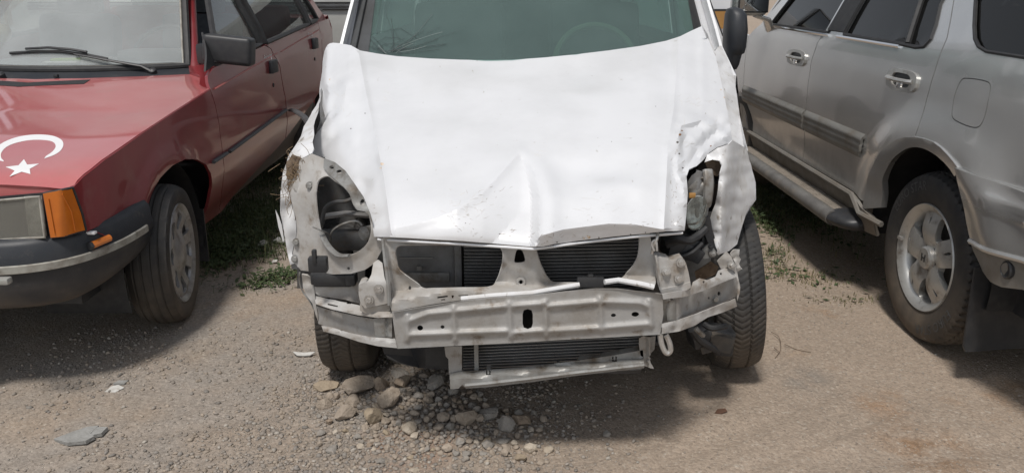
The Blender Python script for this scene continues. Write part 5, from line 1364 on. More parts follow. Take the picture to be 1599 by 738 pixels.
sup = [(598, 370), (640, 371), (700, 374), (760, 378), (832, 383), (900, 374), (960, 366), (1000, 360), (1014, 360), (1016, 372), (1021, 400), (1024, 440), (1022, 449), (1000, 446), (966, 439), (940, 443), (905, 447), (870, 452), (830, 459), (770, 463), (720, 468), (668, 476), (612, 486), (606, 470), (604, 430)]
slots = [[(683, 463), (699, 461), (699, 464), (683, 466)], [(689, 467), (695, 466.4), (695, 468.6), (689, 469)], [(705, 461), (709, 460.6), (707.5, 466), (706, 466)], [(716, 460.6), (731, 460), (731, 461.8), (716, 462.3)], [(721, 463.4), (727, 463), (727, 465), (721, 465.4)]]
support = vsheet('radiator_support', sup, supY, M['primer'], holes=[grL, grR, cpx([(803, 407), (806, 392), (811, 389), (816, 392), (820, 405), (817, 409), (806, 410)], 2), oval(813.5, 440, 2, 3.4), oval(640, 449, 2, 3)] + slots, step=5.5, thick=.004)
mb = MB(); mb.tube([at(u, v, supY(u, v) - .02) for u, v in [(720, 466), (770, 461), (830, 457), (870, 450), (905, 444)]], .007, 8); mb.tube([at(u, v, supY(u, v) - .02) for u, v in [(944, 440), (966, 437), (1000, 443), (1021, 448)]], .008, 8); mb.build('support_lip', M['white_crumple'], support)
mb = MB(); mb.tube([at(u, v, 2.10) for u, v in [(640, 480), (700, 464), (760, 463), (790, 461)]], .003, 6); mb.build('support_rust_seam', M['rust'], support)
p = at(922, 440, 2.10); mb = MB(); mb.box(p, (.075, .012, .030), bev=.004); mb.box(p + Vector((0, 0, .018)), (.014, .010, .010), bev=.002); mb.build('black_clip', M['black'], support)
mb = MB(); mb.lathe([(-.002, .014), (.003, .013), (.003, .008), (0, .006)], at(813.5, 440, 2.15), (0, -1, 0), 16); mb.build('embossed_ring', M['primer'], support)
# radiator, condenser tubes, grey box behind the openings
def fins(name, u0, u1, v0, v1, Y, pitch, parent, slant=0.0):
    a, b, c = at(u0, v0, Y), at(u1, v0, Y), at(u0, v1, Y)
    mb = MB(); mb.box(((a.x + b.x) / 2, Y + .02, (a.z + c.z) / 2), (b.x - a.x, .03, a.z - c.z)); core = mb.build(name, M['fin'], parent)
    mb = MB(); z = a.z
    while z > c.z:
        mb.box(((a.x + b.x) / 2, Y, z), (b.x - a.x, .012, .0022), Matrix.Rotation(slant, 3, 'Y')); z -= pitch
    o = mb.build('cooling_tube', M['finline'], core, smooth=False, kind='stuff'); return core
fins('radiator_core', 724, 800, 374, 462, 2.30, .0105, van); fins('condenser_core', 828, 1010, 350, 466, 2.24, .0105, van, -.02)
mb = MB(); mb.box(at(668, 415, 2.36), (.215, .05, .19), bev=.012); bx = mb.build('grey_box', M['innergrey'], van)
mb = MB(); mb.box(at(650, 402, 2.33), (.10, .01, .004)); mb.box(at(655, 418, 2.325), (.014, .012, .012)); mb.box(at(662, 432, 2.33), (.16, .012, .03), bev=.004); mb.build('box_rib', M['galv'], bx)
mb = MB(); mb.box(at(716, 418, 2.33), (.022, .03, .20), bev=.004); mb.build('radiator_post', M['innergrey'], van)
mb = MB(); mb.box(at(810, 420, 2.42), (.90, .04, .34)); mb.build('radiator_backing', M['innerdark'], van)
mb = MB(); mb.box(Vector((.06, 3.1, .66)), (1.3, .05, .52)); mb.build('bulkhead', M['innerdark'], van)
mb = MB(); mb.box(Vector((.06, 2.52, .325)), (.80, .56, .012)); mb.box(Vector((.06, 2.205, .385)), (.64, .012, .23)); mb.build('undertray', M['rubber_clean'], van)  # tray and upright plate added to stop sun leaking onto the ground
# bumper beam: pressed box section with ribs, and its two wings
ribs = [[(636, 493), (636, 530)], [(636, 502), (668, 490), (710, 486), (790, 478)], [(640, 523), (790, 517)], [(708, 481), (711, 530)], [(795, 474), (798, 525)], [(852, 472), (853, 523)], [(856, 478), (938, 471), (1000, 473), (1012, 478)], [(858, 517), (938, 512), (1012, 506)], [(937, 466), (940, 515)], [(1014, 470), (1017, 508)], [(800, 478), (850, 474)], [(800, 520), (852, 516)]]
def beamY(u, v):
    y = 2.062 + .012 * ((u - 825) / 200) ** 2
    d = min(line_d(u, v, r) for r in ribs)
    vr_ = min(line_d(u, v, r) for r in ribs if abs(r[0][0] - r[-1][0]) < 6)
    hr_ = min(line_d(u, v, r) for r in ribs if abs(r[0][0] - r[-1][0]) >= 6)
    y -= .0115 * (1 - (1 - math.exp(-(hr_ / 4.8) ** 2)) * (1 - .85 * math.exp(-(vr_ / 4.4) ** 2)))
    return y + .0005 * fbm(u, v, 40, 1)
slot = [(816, 490), (818, 484), (824, 482), (830, 484), (832, 490), (832, 505), (830, 511), (824, 513), (818, 511), (816, 505)]
beam_o = [(612, 487), (660, 479), (720, 470), (770, 465), (830, 461), (880, 455), (930, 451), (965, 451), (1000, 455), (1034, 459), (1036, 490), (1031, 522), (960, 526), (880, 530), (800, 535), (720, 539), (660, 542), (620, 544), (615, 510)]
beam = vsheet('bumper_beam', beam_o, beamY, M['beam'], holes=[slot, oval(656, 511.5, 4.6, 4, 12), oval(691, 510, 3.2, 2.8, 12), oval(958, 492, 4, 3, 12), oval(992, 490.5, 6, 4, 12)], step=2.5, thick=.003, angle=60)
mb = MB(); mb.grid([[at(u, v, 2.064 + d) + Vector((0, 0, dz)) for u, v in [(614, 487), (720, 470), (830, 461), (930, 451), (965, 451), (1034, 459)]] for d, dz in ((0, .0), (.075, .004))]); mb.grid([[at(u, v, 2.066 + d) for u, v in [(620, 544), (720, 539), (830, 533), (930, 528), (1031, 522)]] for d in (0, .08)]); mb.build('beam_flange', M['beam'], beam)
def pbox(name, quad_front, Yf, depth, mat, parent, **k):
    return vsheet(name, quad_front, Yf, mat, parent, thick=depth, **k)
LY = lambda u, v: 2.075 + .20 * max(0, (615 - u) / 125) ** 1.4
# left wing of the beam: web, top flange, bottom flange
web = [(494, 478), (520, 485), (560, 494), (587, 498), (618, 494), (620, 532), (590, 530), (545, 522), (515, 512), (497, 505)]
vsheet('beam_end', web, lambda u, v: LY(u, v) + .045 - .03 * math.exp(-((u - 603) / 14) ** 8) * 0, M['beam'], beam, step=6)
topf = [(491, 462), (505, 465), (530, 470), (560, 476), (590, 486), (612, 486), (614, 494), (590, 496), (560, 492), (520, 483), (493, 474)]
vsheet('beam_flange', topf, lambda u, v: LY(u, v) + .035 * max(0, min(1, (478 + (u - 500) * .15 - v) / 10)), M['primer'], beam, holes=[[(512, 473), (528, 477), (527, 479), (511, 475.5)], [(541, 472), (551, 471), (548, 474), (541, 474)]], step=4)
botf = [(502, 508), (520, 511), (545, 519), (580, 526), (617, 528), (620, 543), (590, 540), (560, 533), (530, 523), (505, 517)]
vsheet('beam_flange', botf, lambda u, v: LY(u, v) - .004 + .03 * max(0, min(1, (520 + (u - 545) * .2 - v) / 8)), M['primer'], beam, holes=[oval(534, 514.5, 3, 1.8, 8)], step=4)
vsheet('beam_gusset', [(583, 497), (612, 496), (612, 526), (586, 526)], lambda u, v: LY(u, v) + .012 + .012 * math.exp(-((u - 604) / 3) ** 2), M['galv'], beam, step=4)
# corner bracket at the far left
vsheet('corner_bracket', [(471, 428), (480, 430), (488, 436), (491, 450), (492, 468), (495, 485), (497, 502), (493, 492), (488, 474), (478, 460), (473, 448)], lambda u, v: 2.30 + .01 * fbm(u, v, 14), M['primer'], step=4, thick=.006)
mb = MB(); mb.tube(curve([at(468, 425, 2.33), at(468, 440, 2.33), at(473, 455, 2.33), at(484, 470, 2.32), at(490, 482, 2.31)], 4), .003, 6); mb.build('corner_wire', M['galv'], van)
# dark slot, black lamp housing and panel above the beam on the left
vsheet('lower_panel', [(490, 440), (560, 440), (562, 474), (540, 468), (500, 462), (493, 458)], 2.30, M['primer'], step=8)
mb = MB(); mb.box(at(522, 434, 2.31), (.115, .06, .040), bev=.008); mb.box(at(549, 434, 2.29), (.03, .05, .036), bev=.006); mb.box(at(500, 432, 2.31), (.05, .05, .036), bev=.006); mb.build('lamp_housing', M['black'], van)
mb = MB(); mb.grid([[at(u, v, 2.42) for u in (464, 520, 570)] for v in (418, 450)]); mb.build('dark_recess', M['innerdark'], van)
# crash boxes with bolts
cl = [(560, 444), (575, 438), (580, 428), (583, 410), (590, 405), (597, 410), (600, 432), (606, 450), (608, 473), (570, 481), (563, 474), (560, 460)]
cb = vsheet('crash_box', cl, lambda u, v: 2.105 + .05 * max(0, (440 - v) / 30), M['primer'], step=5, thick=.05)
for u, v in ((591, 451.5), (576, 468)): bolt(cb, at(u, v, 2.100), (0, -1, .1), .0125)
vsheet('crash_box_base', [(562, 474), (570, 481), (608, 474), (609, 484), (600, 489), (572, 489), (562, 485)], 2.115, M['primer'], cb, step=5, thick=.03)
vsheet('inner_strut', cpx([(578, 440), (584, 420), (588, 408), (593, 408), (592, 420), (586, 440)], 3), 2.16, M['galv'], step=4, thick=.006)
mb = MB(); mb.tube([at(598, 372, 2.14), at(602, 410, 2.12), at(606, 440, 2.10), at(608, 476, 2.09)], .006, 6); mb.build('support_edge', M['galv'], van)
cr_ = [(1024, 402), (1032, 402), (1044, 405), (1048, 408), (1066, 404), (1071, 410), (1075, 424), (1078, 440), (1058, 446), (1030, 452), (1026, 440), (1025, 420)]
cb2 = vsheet('crash_box', cr_, lambda u, v: 2.12, M['primer'], step=5, thick=.05)
for u, v in ((1040.5, 424), (1060.5, 434.5), (1063, 410)): bolt(cb2, at(u, v, 2.115), (0, -1, .1), .0115 if v < 430 else .0125)
vsheet('crash_box_base', [(1030, 452), (1058, 446), (1078, 440), (1079, 449), (1066, 456), (1034, 461)], 2.115, M['primer'], cb2, step=5, thick=.03)
mb = MB(); mb.tube([at(1024, 398, 2.10), at(1028, 420, 2.09), at(1032, 446, 2.09)], .0035, 6); mb.tube(curve([at(1018, 396, 2.11), at(1021, 383, 2.11), at(1026, 372, 2.11), at(1027, 364, 2.12)], 4), .0045, 6); mb.tube(curve([at(1022, 392, 2.10), at(1018, 380, 2.11), at(1024, 375, 2.11), at(1026, 392, 2.1)], 4), .0035, 6); mb.build('bonnet_catch', M['steel'], cb2)
# right wing of the beam
RYf = lambda u, v: 2.072 + .22 * max(0, (u - 1034) / 116) ** 1.3
webR = [(1034, 464), (1060, 461), (1085, 452), (1110, 440), (1140, 424), (1151, 412), (1153, 440), (1150, 462), (1120, 478), (1090, 490), (1060, 500), (1034, 506)]
vsheet('beam_end', webR, lambda u, v: RYf(u, v) + .035 - .030 * math.exp(-((u - 1056) / 8) ** 6) , M['beam'], beam, holes=[oval(1123, 458, 2.6, 3.4, 10), oval(1107, 465, 1.7, 2, 8)], step=4.5)
bolt(beam, at(1116, 467, RYf(1116, 467) + .03), (.2, -1, .1), .011, 'galv')
tfR = [(1034, 459), (1055, 455), (1080, 451), (1082, 440), (1092, 434), (1104, 437), (1118, 431), (1122, 422), (1132, 418), (1142, 420), (1147, 424), (1150, 432), (1130, 440), (1100, 453), (1070, 463), (1036, 467)]
vsheet('beam_flange', tfR, lambda u, v: RYf(u, v) - .004 + .04 * max(0, min(1, (455 - (u - 1040) * .22 - v) / 16)), M['primer'], beam, holes=[oval(1099, 440, 2, 2, 8), oval(1126, 427, 2, 2, 8)], step=4)
bfR = [(1034, 505), (1060, 499), (1090, 489), (1120, 477), (1148, 466), (1151, 478), (1130, 487), (1105, 495), (1085, 508), (1060, 517), (1033, 521)]
vsheet('beam_flange', bfR, lambda u, v: RYf(u, v) - .006 + .012 * fbm(u, v, 12, 3), M['primer'], beam, step=4)
vsheet('beam_gusset', [(1039, 471), (1060, 466), (1062, 498), (1042, 502)], lambda u, v: RYf(u, v) + .016 - .014 * math.exp(-(((u - 1051) / 8) ** 4)), M['galv'], beam, step=4)
vsheet('beam_tip', [(1120, 408), (1128, 400), (1135, 393), (1142, 400), (1147, 412), (1152, 430), (1156, 448), (1155, 458), (1151, 470), (1152, 440), (1147, 424), (1138, 416), (1126, 420)], lambda u, v: 2.29 + .010 * fbm(u, v, 16, 8), M['primer'], beam, step=3.5, thick=.006)
vsheet('torn_tip', [(1140, 396), (1146, 390), (1155, 389), (1153, 400), (1157, 404), (1154, 412), (1158, 420), (1152, 424), (1148, 410)], lambda u, v: 2.33 + .01 * fbm(u, v, 8, 8), M['primer'], beam, step=3.5, thick=.004)
bolt(beam, at(1142, 414, 2.28), (.3, -1, .2), .011)
# right wing panel, folded
def rwY(u, v):
    y = 2.44 + .0042 * max(0, u - 1125) + .05 * max(0, (300 - v) / 60) - .03 * math.exp(-((u - 1128 - .10 * (330 - v)) / 12) ** 2)
    return y + .022 * fbm(u, v, 34, 2) + .008 * fbm(u, v, 14, 4)
rw = [(1144, 219), (1156, 226), (1166, 232), (1173, 258), (1180, 285), (1180.5, 312), (1172, 322), (1165, 334), (1158, 356), (1151, 381), (1138, 392), (1121, 398), (1116, 388), (1112, 370), (1108, 343), (1112, 330), (1117, 318), (1121, 296), (1122, 283), (1125, 270), (1128, 258), (1124, 251), (1112, 249), (1101, 253), (1104, 242), (1120, 231), (1138, 225)]
wg = vsheet('wing', rw, rwY, M['white_crumple'], step=4.2, thick=.004, angle=60)
def rw2Y(u, v): return lerp_tab([(60, 3.50), (100, 3.30), (150, 3.02), (190, 2.85), (232, 2.60), (290, 2.56)], v) + .02 * fbm(u, v, 26, 6) + .010 * fbm(u, v, 12, 3) + .004 * (u - 1130)
rws = [(1097, 41), (1104, 52), (1116, 80), (1121, 74), (1126, 71), (1132, 84), (1140, 101), (1146, 120), (1151, 150), (1155, 180), (1163, 215), (1168, 236), (1156, 228), (1143, 219), (1137, 185), (1130, 150), (1124, 122), (1116, 90), (1106, 64)]
vsheet('wing_top', rws, rw2Y, M['white_crumple'], step=4.2, thick=.004, out=(.5, -.5, .5), angle=60)
mb = MB(); rows = []
for i in range(10):                       # flank of the right wing back to the door
    k = i / 9; row = []
    for u, v in [(1155, 180), (1166, 232), (1173, 258), (1180, 285), (1180.5, 312), (1172, 324), (1165, 336)]:
        p = at(u, v, rwY(u, v) if v > 200 else rw2Y(u, v)); q = Vector((.895, 3.35, .66 + (p.z - .62) * .95)); row.append(p.lerp(q, k))
    rows.append(row)
mb.grid(rows); mb.build('wing_flank', M['white_crumple'], van)
mb = MB(); mb.sheet(cpx([(1128, 258), (1124, 251), (1112, 250), (1102, 254), (1107, 266), (1120, 275)], 3), [], lambda u, v: at(u, v, 2.50), 5, .003, (0, -1, 0)); mb.build('rusty_edge', M['soil'], wg)
# surviving headlamp on the right and the black mouldings round it
hlo = [(1073, 285), (1080, 274), (1092, 266), (1104, 270), (1110, 290), (1108, 318), (1104, 340), (1098, 354), (1088, 360), (1078, 357), (1072, 340), (1072, 310)]
hl_ = vsheet('headlamp', hlo, lambda u, v: 2.40 - .03 * math.exp(-((u - 1090) / 14) ** 2), M['innergrey'], step=4, thick=.02)
M['lens2'] = pm('chrome_reflector', (.80, .82, .84), .22, metal=.2, col2=(.34, .35, .36), nscale=55, lo=.42, hi=.6)
vsheet('reflector', cpx([(1074, 322), (1082, 310), (1092, 306), (1101, 312), (1101, 334), (1096, 350), (1086, 357), (1076, 354), (1072, 340)], 3), lambda u, v: 2.355 + .02 * math.exp(-(((u - 1087) / 12) ** 2 + ((v - 332) / 18) ** 2)), M['lens2'], hl_, step=3, thick=.004)
mb = MB(); mb.tube(curve([at(1074, 350, 2.35), at(1088, 348, 2.34), at(1098, 335, 2.35), at(1103, 318, 2.36)], 4), .0035, 6); mb.build('lens_edge', M['chrome'], hl_)
vsheet('lens', cpx([(1074, 322), (1082, 310), (1092, 306), (1103, 312), (1104, 334), (1098, 352), (1086, 359), (1076, 356), (1072, 340)], 3), lambda u, v: 2.335, M['gl_side'], hl_, step=5, thick=.003)
vsheet('lamp_top', cpx([(1074, 296), (1086, 284), (1100, 278), (1110, 290), (1108, 306), (1094, 304), (1080, 308)], 3), lambda u, v: 2.37 + .01 * fbm(u, v, 9), M['galv'], hl_, step=4, thick=.006)
mb = MB(); mb.box(at(1081, 305, 2.345), (.020, .008, .016), bev=.003); mb.build('amber_bulb', M['tan'], hl_)
mb = MB(); mb.tube(curve([at(1105, 265, 2.38), at(1107, 285, 2.36), at(1105, 310, 2.36), at(1102, 322, 2.37)], 4), .016, 8, flat=.5); mb.build('lamp_bracket', M['galv'], hl_)
def lump(name, u, v, Y, size, mat, parent, seed, rot=None):
    bm = bmesh.new(); bmesh.ops.create_icosphere(bm, subdivisions=3, radius=1)
    for q in bm.verts:
        n = q.co.copy(); q.co = Vector([math.copysign(abs(c) ** .6, c) for c in q.co]) * (1 + .18 * noise.noise(n * 2.5 + Vector((seed, 0, 0))))
    bm.verts.index_update(); c = at(u, v, Y); mb = MB()
    mb.add([c + Vector((q.co.x * size[0] / 2, q.co.y * size[1] / 2, q.co.z * size[2] / 2)) for q in bm.verts], [tuple(q.index for q in f.verts) for f in bm.faces]); bm.free()
    return mb.build(name, mat, parent)
def blackbits(name, items, mat, parent):
    mb = MB()
    for u, v, Y, size, ry, rz in items: mb.box(at(u, v, Y), size, Matrix.Rotation(R(rz), 3, 'Z') @ Matrix.Rotation(R(ry), 3, 'Y'), bev=min(size) * .18)
    return mb.build(name, mat, parent)
bd = blackbits('black_duct', [(1062, 384, 2.36, (.10, .08, .07), 12, 10), (1048, 372, 2.34, (.05, .06, .035), -20, 0), (1078, 392, 2.35, (.07, .06, .045), 30, 5)], M['black'], van)
mb = MB(); mb.tube(curve([at(1042, 376, 2.31), at(1058, 372, 2.29), at(1074, 376, 2.30), at(1090, 368, 2.33), at(1102, 356, 2.35)], 4), .012, 8); mb.tube(curve([at(1046, 398, 2.32), at(1062, 400, 2.31), at(1080, 394, 2.31), at(1096, 380, 2.33)], 4), .008, 8); mb.build('wiring_loom', M['rubber_clean'], bd)
blackbits('lamp_back', [(1092, 366, 2.42, (.08, .06, .05), -25, 0), (1098, 376, 2.40, (.03, .03, .05), 10, 20)], M['black'], van)
vsheet('black_lamp_frame', cpx([(1100, 345), (1108, 338), (1112, 356), (1116, 380), (1120, 392), (1112, 396), (1106, 380), (1100, 362)], 3), 2.37, M['black'], step=4, thick=.012)
cbk = vsheet('corner_bracket', [(1094, 392), (1102, 384), (1110, 382), (1118, 392), (1116, 402), (1100, 404), (1094, 400)], 2.36, M['galv'], step=4, thick=.012)
bolt(cbk, at(1113, 396, 2.35), (0, -1, 0), .010); bolt(cbk, at(1110, 385, 2.35), (0, -1, 0), .008, 'black')
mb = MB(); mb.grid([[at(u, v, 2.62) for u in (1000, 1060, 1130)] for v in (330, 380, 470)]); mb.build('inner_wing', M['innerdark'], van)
vsheet('rusty_panel', [(1085, 424), (1110, 408), (1122, 416), (1118, 428), (1100, 436), (1088, 440)], 2.45, M['soil'], step=8)
# under the beam: splash tray, arms, lower crossmember, condenser foot
mb = MB(); mb.grid([[at(u, v, 2.36 + .06 * (i % 2)) for i, (u, v) in enumerate(r)] for r in [[(596, 540), (640, 540), (700, 536), (760, 532)], [(600, 552), (645, 556), (705, 556), (760, 552)], [(625, 566), (655, 574), (705, 577), (760, 572)]]]); mb.build('splash_tray', M['black'], van)
mb = MB(); mb.tube(curve([at(612, 548, 2.5), at(645, 558, 2.46), at(690, 556, 2.48), at(725, 548, 2.55)], 5), .030, 10); mb.build('exhaust_pipe', M['innerdark'], van)
fl_ = fins('lower_condenser', 722, 1004, 522, 584, 2.18, .0095, van, -.05)
mb = MB(); mb.box(at(744, 552, 2.15), (.012, .02, .10)); mb.build('condenser_post', M['galv'], fl_)
vsheet('support_leg', [(694, 541), (721, 540), (721, 562), (721, 580), (701, 584), (700, 560), (696, 556)], 2.125, M['beam'], step=6, thick=.02)
cmY = lambda u, v: 2.09 + .03 * max(0, min(1, (lerp_tab([(700, 592), (1006, 566)], u) - v) / 8))
cm = vsheet('lower_crossmember', [(702, 583), (721, 579), (740, 581), (760, 577), (830, 571), (900, 563), (960, 554), (1004, 546), (1006, 574), (960, 579), (900, 586), (830, 596), (760, 604), (728, 606), (722, 600), (716, 606), (703, 607)], cmY, M['galv'], step=6, thick=.03, holes=[[(759, 577), (761, 577), (761, 583), (764, 583), (764, 577), (766, 577), (766, 585), (759, 585)], [(956, 556), (958, 556), (958, 562), (961, 562), (961, 556), (963, 556), (963, 564), (956, 564)]])
mb = MB(); mb.tube([at(u, v, 2.086) for u, v in [(726, 601), (760, 598), (830, 590), (900, 581), (1006, 569)]], .006, 6); mb.build('crossmember_fold', M['galv'], cm)
vsheet('side_foot', cpx([(998, 528), (1012, 526), (1013, 548), (1016, 566), (1021, 575), (1010, 572), (1004, 568), (1000, 552)], 2), lambda u, v: 2.12 - .01 * (u > 1010), M['beam'], step=4, thick=.006)
vsheet('side_foot', [(1006, 528), (1024, 524), (1022, 545), (1008, 560)], 2.16, M['galv'], step=6, thick=.006)
mb = MB(); lp = [at(u, v, 2.07) for u, v in [(1031, 522), (1033, 536), (1038, 548), (1043, 551), (1047, 546), (1045, 534), (1040, 523)]]; mb.tube(curve(lp, 5), .008, 8); mb.build('towing_eye', M['steel'], van)
fg = blackbits('fog_lamp_carrier', [(1116, 520, 2.47, (.12, .08, .05), 8, 0), (1092, 524, 2.44, (.07, .07, .06), -15, 12), (1130, 534, 2.46, (.06, .08, .07), 0, -10)], M['black'], van)
mb = MB(); mb.box(at(1124, 533, 2.43), (.085, .05, .06), Matrix.Rotation(R(14), 3, 'Y'), bev=.014); mb.box(at(1104, 541, 2.42), (.05, .04, .03), Matrix.Rotation(R(-20), 3, 'Y'), bev=.008); mb.build('fog_lamp_cup', pm('dusty_black_cup', (.05, .045, .04), .8, col2=(.085, .07, .055), nscale=20), fg)
mb = MB(); mb.tube(curve([at(1080, 514, 2.36), at(1092, 530, 2.38), at(1108, 540, 2.40), at(1122, 548, 2.42)], 4), .012, 8); mb.tube(curve([at(1100, 506, 2.40), at(1112, 512, 2.38), at(1134, 508, 2.40)], 4), .010, 8); mb.build('wiring_loom', M['rubber_clean'], fg)
mb = MB(); mb.tube(curve([at(1086, 512, 2.25), at(1092, 518, 2.25), at(1098, 523, 2.27)], 3), .008, 6); mb.build('bracket_stub', M['galv'], van)
# wheels
wheel(van, (-.588, 2.78, .297), (-.995, -.03, .04), .300, .178, .20, 'v', 'plain')
wheel(van, (.805, 2.80, .304), (.985, -.10, .09), .304, .172, .20, 'v', 'plain')
for x in (-.62, .80): wheel(van, (x, 5.35, .30), (1 if x > 0 else -1, 0, 0), .30, .185, .2, 'plain', 'plain')
for sg, x in ((-1, -.60), (1, .80)):
    mb = MB(); rows = []
    for a in range(0, 97, 12): rows.append([Vector((VC + sg * s, 2.80 + .37 * math.cos(R(a)), .30 + .40 * math.sin(R(a)))) for s in (.40, .6, .76)])
    mb.grid(rows); mb.grid([[p[0], Vector((VC + sg * .40, 2.80, .25))] for p in rows]); mb.build('wheel_arch_liner', M['rubber_clean'], van)
mb = MB(); mb.tube([Vector((-.5, 2.74, .27)), Vector((.75, 2.76, .27))], .03, 8); mb.box((.08, 2.85, .30), (.9, .5, .12)); mb.build('front_axle', M['innerdark'], van)
# ---- cab and body
YW = lambda x, z: 3.17 + (z - 1.05) * 1.02 + .34 * ((x - VC) / .75) ** 2
def wv(u, v): return on(u, v, YW, 3.5)
def wsheet(name, outline, mat, parent=None, off=0.0, step=20, thick=.004, holes=None):
    mb = MB(); mb.sheet(outline, holes, lambda u, v: wv(u, v) + Vector((0, -off, off * .7)), step, thick, (0, -1, .7)); return mb.build(name, mat, parent or van)
topv = -150
L = lambda u0, v0, u1, v1, v: u0 + (u1 - u0) * (v - v0) / (v1 - v0)
gL0, gL1 = L(584.5, 0, 574, 85, 118), L(584.5, 0, 574, 85, topv)
gR0, gR1 = L(1076, 0, 1085, 50, 118), L(1076, 0, 1085, 50, topv)
wscr = wsheet('windscreen', [(L(584.5, 0, 574, 85, 88), 88), (620, 97), (700, 103), (850, 100), (950, 90), (1030, 77), (L(1076, 0, 1085, 50, 62), 62), (gR1, topv), (gL1, topv)], M['gl_van'], step=26)
fL0, fL1 = L(572, 0, 556, 75, 118), L(572, 0, 556, 75, topv); fR0, fR1 = L(1087, 0, 1099, 45, 118), L(1087, 0, 1099, 45, topv)
wsheet('screen_border', [(L(572, 0, 556, 75, 84), 84), (L(584.5, 0, 574, 85, 88) + 1, 88), (gL1 + 1, topv), (fL1, topv)], M['grey_strip'], wscr, .003)
wsheet('screen_border', [(L(1076, 0, 1085, 50, 62) - 1, 62), (L(1087, 0, 1099, 45, 50), 50), (fR1, topv), (gR1 - 1, topv)], M['rubber_clean'], wscr, .003)
for u0, u1 in ((569.5, 553.5), (573.5, 557.5)):
    mb = MB(); mb.tube([wv(L(u0, 0, u1, 76, v), v) + Vector((0, -.008, .004)) for v in (84, 76, 40, 0, -60, topv)], .0032, 6); mb.build('screen_rubber', M['rubber_clean'], wscr)
aL = wsheet('windscreen_pillar', [(L(551, 0, 535, 66, 118), 118), (fL0, 118), (fL1, topv), (L(551, 0, 535, 66, topv), topv)], M['white'], None, .016, thick=.03)
wsheet('pillar_seal', [(L(563, 0, 549, 72, 118), 118), (fL0 + 1, 118), (fL1 + 1, topv), (L(563, 0, 549, 72, topv), topv)], M['grey_strip'], aL, .019)
wsheet('windscreen_pillar', [(L(544.5, 0, 531, 66, 118), 118), (L(550.5, 0, 534.5, 66, 118), 118), (L(550.5, 0, 534.5, 66, topv), topv), (L(544.5, 0, 531, 66, topv), topv)], M['white'], None, -.03, thick=.03)
aR = wsheet('windscreen_pillar', [(fR0 - 2, 118), (L(1105, 0, 1125, 55, 118), 118), (L(1105, 0, 1125, 55, topv), topv), (fR1 - 2, topv)], M['white'], None, .012, thick=.03)
mb = MB(); mb.tube([wv(L(1095, 0, 1115, 80, v), v) + Vector((0, -.016, .01)) for v in (82, 40, 0, -60, topv)], .005, 6); mb.build('pillar_seam', M['white'], aR)
mb = MB(); mb.tube([wv(L(1105.5, 0, 1125.5, 55, v), v) + Vector((0, -.012, .01)) for v in (60, 30, 0, -60, topv)], .004, 6); mb.build('pillar_seal', M['rubber_clean'], aR)
wsheet('pillar_edge', [(L(1106, 0, 1126, 55, 70), 70), (L(1112, 0, 1129, 55, 70), 70), (L(1112, 0, 1129, 55, topv), topv), (L(1106, 0, 1126, 55, topv), topv)], M['white'], aR, -.02, thick=.02)
mb = MB(); mb.lathe([(0, .008), (.006, .007), (.007, .001)], at(1117, 81, 3.40), (0, -1, .5), 10); mb.build('black_clip', M['black'], aR)
# body behind: sides, roof, rear
TS = lambda z: lerp_tab([(.3, .80), (.6, .83), (1.0, .83), (1.15, .81), (1.75, .70), (1.80, .66)], z)
for sg in (1, -1):
    side = [(3.30, .30), (3.30, 1.02), (3.50, 1.12), (4.02, 1.76), (6.0, 1.76), (6.15, 1.0), (6.15, .36), (5.72, .36)] + [(5.35 + .38 * math.cos(R(a)), .32 + .38 * math.sin(R(a))) for a in range(0, 181, 15)] + [(4.9, .30)]
    dwin = [(3.66, 1.12), (4.40, 1.12), (4.40, 1.62), (4.06, 1.62)]; swin = [(4.55, 1.12), (5.95, 1.12), (5.90, 1.62), (4.55, 1.62)]
    mb = MB(); mb.sheet(side, [dwin, swin], lambda y, z: Vector((VC + sg * TS(z), y, z)), .1, .012, (sg, 0, 0)); sd = mb.build('body_side', M['white'], van)
    for wn in (dwin, swin):
        mb = MB(); mb.sheet(wn, [], lambda y, z: Vector((VC + sg * (TS(z) - .015), y, z)), .2, .004, (sg, 0, 0)); mb.build('side_window', M['gl_van'], sd)
    mb = MB(); mb.box(Vector((VC + sg * .74, 4.7, .70)), (.06, 2.7, .70)); mb.build('door_trim', M['cabin'], van)
mb = MB(); mb.grid([[Vector((VC + k * .69, y, 1.755 + .06 * (1 - k * k) + .02 * math.sin((y - 3.9) / 2.2 * math.pi))) for k in [-1, -.92, -.6, 0, .6, .92, 1]] for y in [3.92, 4.2, 4.8, 5.4, 6.0]]); mb.build('roof', M['white'], van)
mb = MB(); mb.grid([[Vector((VC + k * TS(z), 6.15 - .12 * max(0, z - 1.0), z)) for k in [-1, -.5, 0, .5, 1]] for z in (.35, .7, 1.0, 1.3, 1.77)]); rr = mb.build('rear_door', M['white'], van)
mb = MB(); mb.grid([[Vector((VC + s, 6.16 - .12 * (z - 1.0), z)) for s in (-.6, .6)] for z in (1.12, 1.60)]); mb.build('rear_window', M['darkglass'], rr)
mb = MB(); mb.box((VC, 4.7, .38), (1.5, 2.9, .12)); mb.build('floor_pan', M['black'], van)
